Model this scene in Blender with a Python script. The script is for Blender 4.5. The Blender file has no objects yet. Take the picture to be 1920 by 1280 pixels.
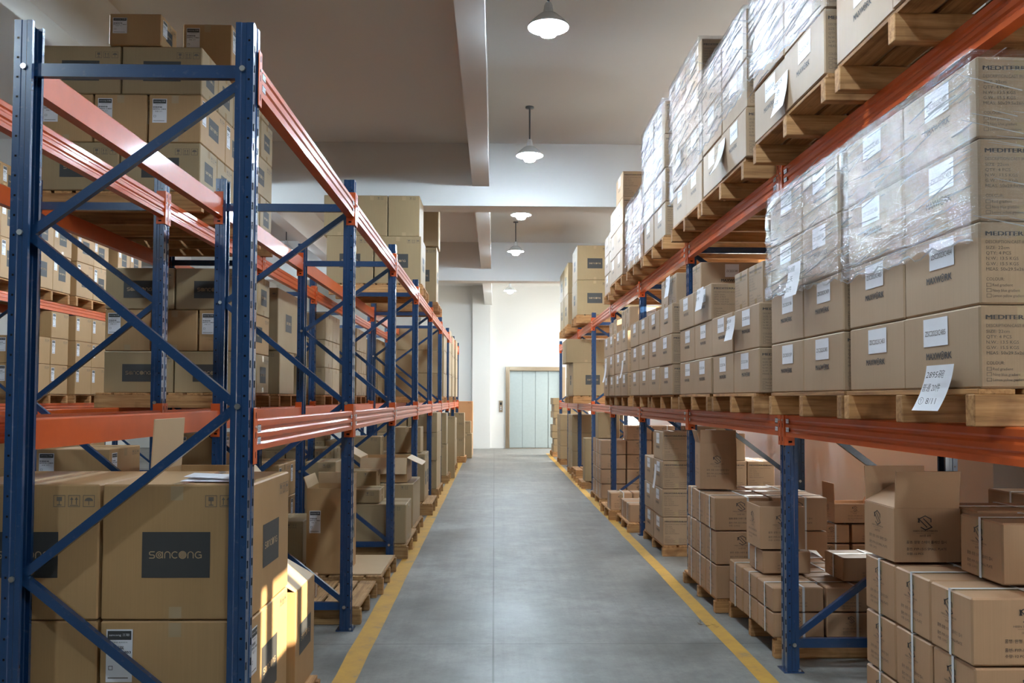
import bpy, math, random
from mathutils import Vector, Matrix

random.seed(7)
S = bpy.context.scene
COL = S.collection
PI = math.pi

# ------------------------------------------------------------------ camera
F_PX, YAW, PITCH, ROLL, CAM_H, SHIFT = 1643.7, 0.0201, 0.0356, -0.0034, 1.4932, 48.54
cy_, sy_ = math.cos(YAW), math.sin(YAW)
cp_, sp_ = math.cos(PITCH), math.sin(PITCH)
X1 = Vector((cy_, -sy_, 0))
FW = Vector((sy_ * cp_, cy_ * cp_, sp_))
Z1 = Vector((-sy_ * sp_, -cy_ * sp_, cp_))
cr_, sr_ = math.cos(ROLL), math.sin(ROLL)
RT = cr_ * X1 - sr_ * Z1
UP = sr_ * X1 + cr_ * Z1
cam_data = bpy.data.cameras.new('camera')
cam = bpy.data.objects.new('camera', cam_data)
COL.objects.link(cam)
cam.matrix_world = Matrix(((RT.x, UP.x, -FW.x, 0), (RT.y, UP.y, -FW.y, 0), (RT.z, UP.z, -FW.z, CAM_H), (0, 0, 0, 1)))
cam_data.sensor_width = 36
cam_data.lens = F_PX / 1920 * 36
cam_data.shift_y = SHIFT / 1920
cam_data.clip_start = 0.05
S.camera = cam

# ------------------------------------------------------------------ world, sun, exposure
S.view_settings.view_transform = 'Standard'
S.view_settings.look = 'None'
S.view_settings.gamma = 1
S.view_settings.exposure = -0.28
S.view_settings.use_curve_mapping = False
S.cycles.use_denoising = True
S.cycles.max_bounces = 8
S.cycles.diffuse_bounces = 5
S.cycles.transparent_max_bounces = 12
S.cycles.sample_clamp_indirect = 6.0
S.cycles.caustics_reflective = False
S.cycles.caustics_refractive = False
W = bpy.data.worlds.new('sky')
S.world = W
W.use_nodes = True
wn = W.node_tree.nodes
wn['Background'].inputs['Color'].default_value = (1.0, 0.98, 0.955, 1)
wn['Background'].inputs['Strength'].default_value = 18.0

WALL_R = 3.6
SUN_TO = Vector((4.54, -3.45, 1.72)).normalized()      # direction towards the sun
sd = bpy.data.lights.new('sun', 'SUN')
sd.energy = 40
sd.angle = 0.006
sd.color = (1.0, 0.86, 0.66)
sun = bpy.data.objects.new('sun', sd)
COL.objects.link(sun)
sun.rotation_euler = SUN_TO.to_track_quat('Z', 'Y').to_euler()

LAMP_E = 950.0        # emission of the bulbs


# ------------------------------------------------------------------ materials
def new_mat(name):
    m = bpy.data.materials.new(name)
    m.use_nodes = True
    nt = m.node_tree
    return m, nt, nt.nodes['Principled BSDF']


def N(nt, typ, **kw):
    n = nt.nodes.new(typ)
    for k, v in kw.items():
        if k in n.inputs:
            n.inputs[k].default_value = v
        else:
            setattr(n, k, v)
    return n


def L(nt, a, b):
    nt.links.new(a, b)


def coords(nt, scale=(1, 1, 1), kind='Object', loc_random=True):
    tc = N(nt, 'ShaderNodeTexCoord')
    mp = N(nt, 'ShaderNodeMapping')
    mp.inputs['Scale'].default_value = scale
    L(nt, tc.outputs[kind], mp.inputs['Vector'])
    if loc_random:
        oi = N(nt, 'ShaderNodeObjectInfo')
        mu = N(nt, 'ShaderNodeVectorMath', operation='SCALE')
        mu.inputs[0].default_value = (37.0, 91.0, 53.0)
        L(nt, oi.outputs['Random'], mu.inputs['Scale'])
        L(nt, mu.outputs['Vector'], mp.inputs['Location'])
    return mp.outputs['Vector']


def ramp(nt, fac, stops):
    r = N(nt, 'ShaderNodeValToRGB')
    while len(r.color_ramp.elements) < len(stops):
        r.color_ramp.elements.new(0.5)
    for e, (p, c) in zip(r.color_ramp.elements, stops):
        e.position = p
        e.color = (*c, 1)
    L(nt, fac, r.inputs['Fac'])
    return r.outputs['Color']


def mixc(nt, fac, a, b, mode='MIX'):
    m = N(nt, 'ShaderNodeMix', data_type='RGBA', blend_type=mode)
    for sock, v in ((0, fac), (6, a), (7, b)):
        if isinstance(v, (int, float)):
            m.inputs[sock].default_value = v
        elif isinstance(v, tuple):
            m.inputs[sock].default_value = (*v, 1)
        else:
            L(nt, v, m.inputs[sock])
    return m.outputs[2]


def bump(nt, bsdf, h, strength=0.2, dist=0.01):
    b = N(nt, 'ShaderNodeBump')
    b.inputs['Strength'].default_value = strength
    b.inputs['Distance'].default_value = dist
    L(nt, h, b.inputs['Height'])
    L(nt, b.outputs['Normal'], bsdf.inputs['Normal'])


def noise(nt, vec, scale, detail=3, rough=0.5):
    n = N(nt, 'ShaderNodeTexNoise')
    n.inputs['Scale'].default_value = scale
    n.inputs['Detail'].default_value = detail
    n.inputs['Roughness'].default_value = rough
    L(nt, vec, n.inputs['Vector'])
    return n.outputs['Fac']


def flat_mat(name, col, rough=0.5, metal=0.0, spec=0.5, emit=None, strength=0):
    m, nt, b = new_mat(name)
    v = coords(nt, loc_random=False)
    f = noise(nt, v, 14, 4)
    c = mixc(nt, f, tuple(x * 0.93 for x in col), tuple(min(1, x * 1.06) for x in col))
    L(nt, c, b.inputs['Base Color'])
    b.inputs['Roughness'].default_value = rough
    b.inputs['Metallic'].default_value = metal
    b.inputs['Specular IOR Level'].default_value = spec
    if emit:
        b.inputs['Emission Color'].default_value = (*emit, 1)
        b.inputs['Emission Strength'].default_value = strength
    return m


def cardboard(name, c1, c2):
    m, nt, b = new_mat(name)
    oi = N(nt, 'ShaderNodeObjectInfo')
    base = mixc(nt, oi.outputs['Random'], c1, c2)
    v = coords(nt)
    big = noise(nt, v, 2.2, 4, 0.6)
    col = mixc(nt, big, base, tuple(x * 1.12 for x in c2))
    v2 = coords(nt, (90, 90, 1.2))
    lines = noise(nt, v2, 3.0, 2)
    r = ramp(nt, lines, [(0.3, (0.955, 0.955, 0.955)), (0.7, (1.02, 1.02, 1.02))])
    col = mixc(nt, 1.0, col, r, 'MULTIPLY')
    L(nt, col, b.inputs['Base Color'])
    b.inputs['Roughness'].default_value = 0.55
    b.inputs['Specular IOR Level'].default_value = 0.35
    wob = noise(nt, v, 5.0, 2)
    bump(nt, b, wob, 0.35, 0.01)
    return m


def wood(name, axis, tint=(1, 1, 1)):
    m, nt, b = new_mat(name)
    sc = {'x': (1.2, 26, 26), 'y': (26, 1.2, 26)}[axis]
    v = coords(nt, sc)
    g = noise(nt, v, 2.0, 5, 0.65)
    t = lambda c: tuple(a * k for a, k in zip(c, tint))
    col = ramp(nt, g, [(0.25, t((0.20, 0.085, 0.03))), (0.5, t((0.46, 0.24, 0.09))), (0.75, t((0.62, 0.37, 0.17)))])
    oi = N(nt, 'ShaderNodeObjectInfo')
    rr = ramp(nt, oi.outputs['Random'], [(0.0, (0.72, 0.66, 0.60)), (1.0, (1.12, 1.06, 1.0))])
    col = mixc(nt, 1.0, col, rr, 'MULTIPLY')
    v2 = coords(nt)
    st = noise(nt, v2, 7, 3)
    s2 = ramp(nt, st, [(0.32, (0.45, 0.38, 0.33)), (0.46, (1, 1, 1))])
    col = mixc(nt, 0.6, col, s2, 'MULTIPLY')
    L(nt, col, b.inputs['Base Color'])
    b.inputs['Roughness'].default_value = 0.75
    bump(nt, b, g, 0.4, 0.004)
    return m


def paint(name, col, rough, dust=0.05, coat=0.4, spec=0.5):
    m, nt, b = new_mat(name)
    v = coords(nt)
    f = noise(nt, v, 9, 4, 0.6)
    lo = tuple(x * 0.85 for x in col)
    c = mixc(nt, f, lo, tuple(min(1, x * 1.12) for x in col))
    d = ramp(nt, noise(nt, v, 40, 3), [(0.62, (0, 0, 0)), (0.75, (dust, dust, dust))])
    c = mixc(nt, d, c, (0.45, 0.42, 0.38))
    L(nt, c, b.inputs['Base Color'])
    b.inputs['Roughness'].default_value = rough
    b.inputs['Coat Weight'].default_value = coat
    b.inputs['Specular IOR Level'].default_value = spec
    b.inputs['Coat Roughness'].default_value = 0.10
    bump(nt, b, noise(nt, v, 12, 2), 0.03, 0.003)
    return m


M = {}
M['card'] = cardboard('cardboard_tan', (0.33, 0.185, 0.076), (0.41, 0.243, 0.110))
M['card_dim'] = cardboard('cardboard_olive_dim', (0.265, 0.180, 0.090), (0.335, 0.235, 0.125))  # olive cartons, with the dim light of the far racks in the colour
M['card_r'] = cardboard('cardboard_reddish', (0.36, 0.205, 0.110), (0.43, 0.255, 0.142))
M['card_g'] = cardboard('cardboard_greyish', (0.33, 0.212, 0.122), (0.385, 0.255, 0.155))
M['card_in'] = cardboard('cardboard_inner', (0.44, 0.295, 0.16), (0.50, 0.345, 0.20))
M['card_o'] = cardboard('cardboard_orange', (0.52, 0.24, 0.10), (0.56, 0.28, 0.12))
M['seam'] = flat_mat('carton_seam', (0.08, 0.05, 0.03), 0.8)
M['ink'] = flat_mat('printing_ink', (0.055, 0.045, 0.042), 0.6)
M['ink2'] = flat_mat('faded_ink', (0.13, 0.10, 0.075), 0.6)
M['panel'] = flat_mat('dark_printed_panel', (0.045, 0.042, 0.04), 0.6)
M['tape'] = flat_mat('packing_tape', (0.44, 0.31, 0.18), 0.18, spec=0.6)
M['paper'] = flat_mat('label_paper', (0.76, 0.74, 0.76), 0.5)
M['strap'] = flat_mat('white_strap', (0.72, 0.72, 0.72), 0.35)
M['wx'] = wood('pallet_wood_x', 'x')
M['wy'] = wood('pallet_wood_y', 'y')
M['wgx'] = wood('grey_pallet_wood_x', 'x', (0.80, 0.88, 0.92))
M['wgy'] = wood('grey_pallet_wood_y', 'y', (0.80, 0.88, 0.92))
M['blue'] = paint('blue_rack_paint', (0.012, 0.043, 0.118), 0.27)
M['orange'] = paint('orange_beam_paint', (0.58, 0.095, 0.018), 0.38, 0.02, 0.18, 0.3)
M['hole'] = flat_mat('slot_shadow', (0.004, 0.004, 0.006), 0.9, spec=0.1)
M['bolt'] = flat_mat('zinc_bolt', (0.62, 0.60, 0.56), 0.3, 1.0)
M['enamel'] = flat_mat('lamp_enamel', (0.70, 0.74, 0.76), 0.25)
M['darksteel'] = flat_mat('dark_steel', (0.10, 0.11, 0.12), 0.35, 0.7)
M['steel'] = flat_mat('brushed_steel', (0.46, 0.36, 0.25), 0.28, 1.0)
M['lift'] = flat_mat('lift_door_panel', (0.40, 0.46, 0.46), 0.35, 0.2)
M['black'] = flat_mat('black_plastic', (0.01, 0.01, 0.01), 0.3)
M['pink'] = flat_mat('red_ink', (0.5, 0.05, 0.06), 0.5)


def mat_bulb():
    m, nt, b = new_mat('glowing_bulb')
    b.inputs['Base Color'].default_value = (1, 1, 1, 1)
    b.inputs['Emission Color'].default_value = (0.69, 0.86, 1.0, 1)
    b.inputs['Emission Strength'].default_value = LAMP_E
    return m


M['bulb'] = mat_bulb()


def mat_wall(name, c, b_strength=0.05):
    m, nt, b = new_mat(name)
    v = coords(nt, loc_random=False)
    f = noise(nt, v, 0.7, 5, 0.6)
    col = mixc(nt, f, tuple(x * 0.94 for x in c), c)
    L(nt, col, b.inputs['Base Color'])
    b.inputs['Roughness'].default_value = 0.85
    bump(nt, b, noise(nt, v, 60, 3), b_strength, 0.003)
    return m


M['wall'] = mat_wall('wall_plaster', (0.76, 0.75, 0.72))
M['walldark'] = mat_wall('unseen_dark_wall', (0.16, 0.14, 0.12))  # for the unseen back wall, made dark to cut bounce onto near faces
M['ceil'] = mat_wall('ceiling_plaster', (0.73, 0.715, 0.69))


def mat_floor():
    m, nt, b = new_mat('worn_concrete')
    v = coords(nt, loc_random=False)
    a = noise(nt, v, 0.9, 8, 0.62)
    c = ramp(nt, a, [(0.36, (0.150, 0.143, 0.130)), (0.50, (0.225, 0.215, 0.195)), (0.64, (0.31, 0.295, 0.27))])
    v2 = coords(nt, (14, 0.7, 1), loc_random=False)
    s = noise(nt, v2, 1.0, 8, 0.75)
    sc = ramp(nt, s, [(0.40, (0.80, 0.80, 0.80)), (0.6, (1.10, 1.10, 1.10))])
    c = mixc(nt, 0.4, c, sc, 'MULTIPLY')
    q = noise(nt, v, 3.2, 9, 0.8)
    qc = ramp(nt, q, [(0.38, (0.74, 0.73, 0.71)), (0.52, (1, 1, 1)), (0.62, (1.16, 1.16, 1.16))])
    c = mixc(nt, 0.8, c, qc, 'MULTIPLY')
    f = noise(nt, v, 14, 6, 0.75)
    sp = ramp(nt, f, [(0.30, (0.62, 0.62, 0.62)), (0.43, (1, 1, 1)), (0.62, (1, 1, 1)), (0.72, (1.45, 1.45, 1.42))])
    c = mixc(nt, 0.7, c, sp, 'MULTIPLY')
    # expansion joints across the aisle
    br = N(nt, 'ShaderNodeTexBrick')
    br.offset = 0
    br.inputs['Scale'].default_value = 1.0
    br.inputs['Brick Width'].default_value = 5.0
    br.inputs['Row Height'].default_value = 5.4
    br.inputs['Mortar Size'].default_value = 0.006
    br.inputs['Color1'].default_value = (1, 1, 1, 1)
    br.inputs['Color2'].default_value = (1, 1, 1, 1)
    br.inputs['Mortar'].default_value = (0.55, 0.55, 0.55, 1)
    vj = coords(nt, loc_random=False)
    L(nt, vj, br.inputs['Vector'])
    c = mixc(nt, 1.0, c, br.outputs['Color'], 'MULTIPLY')
    L(nt, c, b.inputs['Base Color'])
    r = ramp(nt, a, [(0.3, (0.34, 0.34, 0.34)), (0.7, (0.55, 0.55, 0.55))])
    L(nt, r, b.inputs['Roughness'])
    b.inputs['Specular IOR Level'].default_value = 0.5
    bump(nt, b, f, 0.10, 0.004)
    return m


M['floor'] = mat_floor()


def mat_line():
    m, nt, b = new_mat('worn_yellow_paint')
    v = coords(nt, loc_random=False)
    f = noise(nt, v, 5, 8, 0.72)
    c = ramp(nt, f, [(0.30, (0.28, 0.22, 0.13)), (0.42, (0.52, 0.28, 0.045)), (0.7, (0.66, 0.36, 0.04))])
    L(nt, c, b.inputs['Base Color'])
    b.inputs['Roughness'].default_value = 0.5
    return m


M['line'] = mat_line()


def mat_wrap(name, amount=0.06):
    m = bpy.data.materials.new(name)
    m.use_nodes = True
    nt = m.node_tree
    nt.nodes.clear()
    out = N(nt, 'ShaderNodeOutputMaterial')
    tr = N(nt, 'ShaderNodeBsdfTransparent')
    tr.inputs['Color'].default_value = (0.88, 0.89, 0.90, 1)
    gl = N(nt, 'ShaderNodeBsdfAnisotropic')
    gl.inputs['Roughness'].default_value = 0.07
    gl.inputs['Color'].default_value = (0.95, 0.97, 1, 1)
    df = N(nt, 'ShaderNodeBsdfDiffuse')
    df.inputs['Color'].default_value = (0.75, 0.77, 0.8, 1)
    # stretched folds, run diagonally over the load
    tc = N(nt, 'ShaderNodeTexCoord')
    mp = N(nt, 'ShaderNodeMapping')
    mp.inputs['Rotation'].default_value = (0.20, 0, 0)
    mp.inputs['Scale'].default_value = (1.5, 1.3, 46)
    L(nt, tc.outputs['Object'], mp.inputs['Vector'])
    s = noise(nt, mp.outputs['Vector'], 1.6, 6, 0.6)
    mp2 = N(nt, 'ShaderNodeMapping')
    mp2.inputs['Scale'].default_value = (9, 9, 9)
    L(nt, tc.outputs['Object'], mp2.inputs['Vector'])
    s2 = noise(nt, mp2.outputs['Vector'], 1.5, 5, 0.7)
    add = N(nt, 'ShaderNodeMath', operation='ADD')
    L(nt, s, add.inputs[0])
    L(nt, s2, add.inputs[1])
    bp = N(nt, 'ShaderNodeBump')
    bp.inputs['Strength'].default_value = 0.6
    bp.inputs['Distance'].default_value = 0.02
    L(nt, add.outputs[0], bp.inputs['Height'])
    L(nt, bp.outputs['Normal'], gl.inputs['Normal'])
    fr = N(nt, 'ShaderNodeLayerWeight')
    fr.inputs['Blend'].default_value = 0.35
    fac = N(nt, 'ShaderNodeMath', operation='MULTIPLY_ADD')
    L(nt, fr.outputs['Fresnel'], fac.inputs[0])
    fac.inputs[1].default_value = 0.26
    fac.inputs[2].default_value = amount
    mx = N(nt, 'ShaderNodeMixShader')
    L(nt, fac.outputs[0], mx.inputs[0])
    L(nt, tr.outputs[0], mx.inputs[1])
    L(nt, gl.outputs[0], mx.inputs[2])
    streak = ramp(nt, s, [(0.58, (0.0, 0.0, 0.0)), (0.68, (0.05, 0.05, 0.05)), (0.76, (0.45, 0.45, 0.45))])
    mx2 = N(nt, 'ShaderNodeMixShader')
    L(nt, streak, mx2.inputs[0])
    L(nt, mx.outputs[0], mx2.inputs[1])
    L(nt, df.outputs[0], mx2.inputs[2])
    L(nt, mx2.outputs[0], out.inputs['Surface'])
    return m


M['wrap'] = mat_wrap('clear_stretch_wrap')


def mat_fold_glint():
    m = bpy.data.materials.new('wrap_fold_glint')
    m.use_nodes = True
    nt = m.node_tree
    nt.nodes.clear()
    out = N(nt, 'ShaderNodeOutputMaterial')
    tr = N(nt, 'ShaderNodeBsdfTransparent')
    gl = N(nt, 'ShaderNodeBsdfAnisotropic')
    gl.inputs['Roughness'].default_value = 0.28
    df = N(nt, 'ShaderNodeBsdfDiffuse')
    df.inputs['Color'].default_value = (0.8, 0.82, 0.85, 1)  # pale diffuse puts the glints of the folds into the colour
    a = N(nt, 'ShaderNodeMixShader')
    a.inputs[0].default_value = 0.4
    L(nt, df.outputs[0], a.inputs[1])
    L(nt, gl.outputs[0], a.inputs[2])
    b = N(nt, 'ShaderNodeMixShader')
    b.inputs[0].default_value = 0.55
    L(nt, tr.outputs[0], b.inputs[1])
    L(nt, a.outputs[0], b.inputs[2])
    L(nt, b.outputs[0], out.inputs['Surface'])
    return m


M['fold_glint'] = mat_fold_glint()


def mat_glass():
    m = bpy.data.materials.new('window_glass')
    m.use_nodes = True
    nt = m.node_tree
    nt.nodes.clear()
    out = N(nt, 'ShaderNodeOutputMaterial')
    tr = N(nt, 'ShaderNodeBsdfTransparent')
    tr.inputs['Color'].default_value = (0.93, 0.95, 0.95, 1)
    gl = N(nt, 'ShaderNodeBsdfAnisotropic')
    gl.inputs['Roughness'].default_value = 0.02
    mx = N(nt, 'ShaderNodeMixShader')
    mx.inputs[0].default_value = 0.06
    L(nt, tr.outputs[0], mx.inputs[1])
    L(nt, gl.outputs[0], mx.inputs[2])
    L(nt, mx.outputs[0], out.inputs['Surface'])
    return m


M['glass'] = mat_glass()


# ------------------------------------------------------------------ mesh building
_text_cache = {}


def text_geo(body, bold=False):
    """outline of a line of text as flat polygons, normalised to cap height 1"""
    key = (body, bold)
    if key not in _text_cache:
        cu = bpy.data.curves.new('txt', 'FONT')
        cu.body = body
        cu.size = 1.0
        cu.resolution_u = 2
        cu.offset = 0.0
        ob = bpy.data.objects.new('txt', cu)
        me = bpy.data.meshes.new_from_object(ob)
        vs = [(v.co.x, v.co.y) for v in me.vertices]
        fs = [tuple(p.vertices) for p in me.polygons]
        bpy.data.objects.remove(ob)
        bpy.data.curves.remove(cu)
        bpy.data.meshes.remove(me)
        if vs:
            x0 = min(v[0] for v in vs)
            x1 = max(v[0] for v in vs)
        else:
            x0, x1 = 0, 1
        _text_cache[key] = (vs, fs, x0, x1)
    return _text_cache[key]


class MB:
    def __init__(self):
        self.v, self.f, self.m, self.mats = [], [], [], []

    def mi(self, mat):
        if mat not in self.mats:
            self.mats.append(mat)
        return self.mats.index(mat)

    def poly(self, pts, mat):
        n = len(self.v)
        self.v += [tuple(p) for p in pts]
        self.f.append(tuple(range(n, n + len(pts))))
        self.m.append(self.mi(mat))

    def box(self, x0, x1, y0, y1, z0, z1, mat, c=0.0):
        if c <= 0:
            n = len(self.v)
            self.v += [(x, y, z) for z in (z0, z1) for y in (y0, y1) for x in (x0, x1)]
            i = self.mi(mat)
            for q in ((0, 2, 3, 1), (4, 5, 7, 6), (0, 1, 5, 4), (2, 6, 7, 3), (0, 4, 6, 2), (1, 3, 7, 5)):
                self.f.append(tuple(n + k for k in q))
                self.m.append(i)
            return
        n = len(self.v)
        i = self.mi(mat)
        ids = {}
        lo, hi = (x0, y0, z0), (x1, y1, z1)
        for sx in (0, 1):
            for sy in (0, 1):
                for sz in (0, 1):
                    for ax in range(3):
                        s = (sx, sy, sz)
                        p = []
                        for a in range(3):
                            e = (hi[a] if s[a] else lo[a])
                            if a != ax:
                                e += (-c if s[a] else c)
                            p.append(e)
                        ids[(sx, sy, sz, ax)] = len(self.v)
                        self.v.append(tuple(p))
        cx, cy, cz = [(lo[a] + hi[a]) / 2 for a in range(3)]

        def add(q):
            a, b, d = (Vector(self.v[k]) for k in q[:3])
            nrm = (b - a).cross(d - a)
            ctr = sum((Vector(self.v[k]) for k in q), Vector()) / len(q)
            if nrm.dot(ctr - Vector((cx, cy, cz))) < 0:
                q = q[::-1]
            self.f.append(tuple(q))
            self.m.append(i)
        for ax in range(3):
            o = [a for a in range(3) if a != ax]
            for s in (0, 1):
                q = []
                for t, u in ((0, 0), (1, 0), (1, 1), (0, 1)):
                    k = [0, 0, 0]
                    k[ax], k[o[0]], k[o[1]] = s, t, u
                    q.append(ids[(*k, ax)])
                add(q)
            for t in (0, 1):
                for u in (0, 1):
                    k0 = [0, 0, 0]
                    k0[o[0]], k0[o[1]] = t, u
                    k1 = list(k0)
                    k1[ax] = 1
                    add([ids[(*k0, o[0])], ids[(*k1, o[0])], ids[(*k1, o[1])], ids[(*k0, o[1])]])
        for sx in (0, 1):
            for sy in (0, 1):
                for sz in (0, 1):
                    add([ids[(sx, sy, sz, a)] for a in range(3)])

    def prism(self, prof, a, b, mat, frame='xy'):
        """extrude a closed profile. frame 'xy': profile in x,y, extrude z; 'xz': profile x,z, extrude y"""
        n = len(self.v)
        k = len(prof)
        i = self.mi(mat)
        for h in (a, b):
            for p, q in prof:
                self.v.append((p, q, h) if frame == 'xy' else (p, h, q))
        for j in range(k):
            j2 = (j + 1) % k
            self.f.append((n + j, n + j2, n + k + j2, n + k + j))
            self.m.append(i)
        self.f.append(tuple(n + j for j in reversed(range(k))))
        self.m.append(i)
        self.f.append(tuple(n + k + j for j in range(k)))
        self.m.append(i)

    def lathe(self, prof, mat, seg=24, cx=0, cy=0):
        n = len(self.v)
        i = self.mi(mat)
        for r, z in prof:
            for s in range(seg):
                a = 2 * PI * s / seg
                self.v.append((cx + r * math.cos(a), cy + r * math.sin(a), z))
        for j in range(len(prof) - 1):
            for s in range(seg):
                s2 = (s + 1) % seg
                self.f.append((n + j * seg + s, n + j * seg + s2, n + (j + 1) * seg + s2, n + (j + 1) * seg + s))
                self.m.append(i)

    def disc(self, c, nrm, r, h, mat, seg=10):
        """short cylinder standing on point c along nrm"""
        nrm = Vector(nrm).normalized()
        t = nrm.orthogonal().normalized()
        u = nrm.cross(t)
        c = Vector(c)
        ring0 = [c + r * (math.cos(2 * PI * k / seg) * t + math.sin(2 * PI * k / seg) * u) for k in range(seg)]
        ring1 = [p + nrm * h for p in ring0]
        for k in range(seg):
            k2 = (k + 1) % seg
            self.poly([ring0[k], ring0[k2], ring1[k2], ring1[k]], mat)
        self.poly(ring1, mat)

    def tube(self, pts, w, h, mat, up=(0, 0, 1)):
        """rectangular bar along a polyline"""
        rings = []
        up = Vector(up)
        for k, p in enumerate(pts):
            p = Vector(p)
            a = Vector(pts[max(0, k - 1)])
            b = Vector(pts[min(len(pts) - 1, k + 1)])
            d = (b - a).normalized()
            s = d.cross(up)
            if s.length < 1e-4:
                s = d.cross(Vector((1, 0, 0)))
            s.normalize()
            t = s.cross(d)
            rings.append([p + s * w / 2 * i + t * h / 2 * j for i, j in ((-1, -1), (1, -1), (1, 1), (-1, 1))])
        for r0, r1 in zip(rings, rings[1:]):
            for k in range(4):
                k2 = (k + 1) % 4
                self.poly([r0[k], r0[k2], r1[k2], r1[k]], mat)
        self.poly(rings[0][::-1], mat)
        self.poly(rings[-1], mat)

    def rect(self, fr, u0, u1, v0, v1, mat, off=0.0012):
        o, u, v, n = fr
        self.poly([o + u * a + v * b + n * off for a, b in ((u0, v0), (u1, v0), (u1, v1), (u0, v1))], mat)

    def outline(self, fr, u0, u1, v0, v1, t, mat, off=0.0012):
        self.rect(fr, u0, u1, v0, v0 + t, mat, off)
        self.rect(fr, u0, u1, v1 - t, v1, mat, off)
        self.rect(fr, u0, u0 + t, v0 + t, v1 - t, mat, off)
        self.rect(fr, u1 - t, u1, v0 + t, v1 - t, mat, off)

    def text(self, fr, s, cx, y, size, mat, width=None, align='C', bold=False, off=0.0014):
        vs, fs, x0, x1 = text_geo(s, bold)
        if not vs:
            return
        o, u, v, n = fr
        kx = size if width is None else width / max(1e-6, x1 - x0)
        w = (x1 - x0) * kx
        sx = {'C': cx - w / 2, 'L': cx, 'R': cx - w}[align]
        i = self.mi(mat)
        for sh in ((-.035, .035) if bold else (0,)):
            k = len(self.v)
            self.v += [tuple(o + u * (sx + (a - x0) * kx + sh * kx) + v * (y + b * size) + n * (off + abs(sh + .035) * .002)) for a, b in vs]
            self.f += [tuple(k + j for j in f) for f in fs]
            self.m += [i] * len(fs)

    def mesh(self, name):
        me = bpy.data.meshes.new(name)
        me.from_pydata(self.v, [], self.f)
        for mm in self.mats:
            me.materials.append(mm)
        me.polygons.foreach_set('material_index', self.m)
        me.update()
        return me

    def build(self, name, parent=None, smooth=False):
        me = self.mesh(name)
        if smooth:
            me.polygons.foreach_set('use_smooth', [True] * len(me.polygons))
        return link(name, me, parent)


def link(name, data, parent=None, loc=None, rz=0.0):
    o = bpy.data.objects.new(name, data)
    COL.objects.link(o)
    if parent is not None:
        o.parent = parent
    if loc is not None:
        o.location = loc
    if rz:
        o.rotation_euler = (0, 0, rz)
    return o


def tag(o, label, cat, group=None):
    o['label'] = label
    o['category'] = cat
    if group:
        o['group'] = group
    return o


def struct(o):
    o['kind'] = 'structure'
    return o


def frame_of(face, dx, dy, dz):
    """face frame (centre, u to the viewer's right, v up, normal) of a box whose base centre is the origin"""
    c = Vector((0, 0, dz / 2))
    if face == 'N':      # faces the camera, -y
        return (c + Vector((0, -dy / 2, 0)), Vector((1, 0, 0)), Vector((0, 0, 1)), Vector((0, -1, 0)))
    if face == 'W':      # -x
        return (c + Vector((-dx / 2, 0, 0)), Vector((0, -1, 0)), Vector((0, 0, 1)), Vector((-1, 0, 0)))
    if face == 'E':      # +x
        return (c + Vector((dx / 2, 0, 0)), Vector((0, 1, 0)), Vector((0, 0, 1)), Vector((1, 0, 0)))
    if face == 'T':
        return (c + Vector((0, 0, dz / 2)), Vector((1, 0, 0)), Vector((0, 1, 0)), Vector((0, 0, 1)))


# ------------------------------------------------------------------ the building
E_ = 0.2
END_Y, BACK_Y, CEIL = 26.4, -6.0, 4.89
LEFT_X = -11.0


def slab(name, x0, x1, y0, y1, z0, z1, mat):
    b = MB()
    b.box(x0, x1, y0, y1, z0, z1, mat)
    return struct(b.build(name))


slab('floor', LEFT_X - E_, WALL_R + E_, BACK_Y - E_, END_Y + E_, -0.2, 0, M['floor'])
slab('ceiling', LEFT_X - E_, WALL_R + E_, BACK_Y - E_, END_Y + E_, CEIL, CEIL + 0.2, M['ceil'])
slab('wall_left', LEFT_X - E_, LEFT_X, BACK_Y, END_Y, 0, CEIL, M['wall'])
slab('wall_back', LEFT_X, WALL_R, BACK_Y - E_, BACK_Y, 0, CEIL, M['walldark'])

# right wall with its windows (y0, y1, z0, z1, vertical bars, horizontal bars)
WINS = [(0.0, 1.0, 2.05, 2.52, (0.22, 0.68), ()),
        (6.9, 9.7, 1.12, 3.5, (0.25, 0.5, 0.75), (0.5,)),
        (11.6, 14.6, 1.12, 3.5, (0.25, 0.5, 0.75), (0.5,)),
        (16.4, 19.4, 1.12, 3.5, (0.25, 0.5, 0.75), (0.5,)),
        (20.9, 26.3, 0.2, 4.6, (0.25, 0.5, 0.75), (0.6,)),
        (1.15, 2.75, 0.4, 3.0, (0.33, 0.66), (0.5,))]
b = MB()
ys = sorted({BACK_Y, END_Y, *[w[0] for w in WINS], *[w[1] for w in WINS]})
for a, c in zip(ys, ys[1:]):
    mid = (a + c) / 2
    w = [q for q in WINS if q[0] < mid < q[1]]
    if w:
        b.box(WALL_R, WALL_R + E_, a, c, 0, w[0][2], M['wall'])
        b.box(WALL_R, WALL_R + E_, a, c, w[0][3], CEIL, M['wall'])
    else:
        b.box(WALL_R, WALL_R + E_, a, c, 0, CEIL, M['wall'])
struct(b.build('wall_right'))
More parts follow.
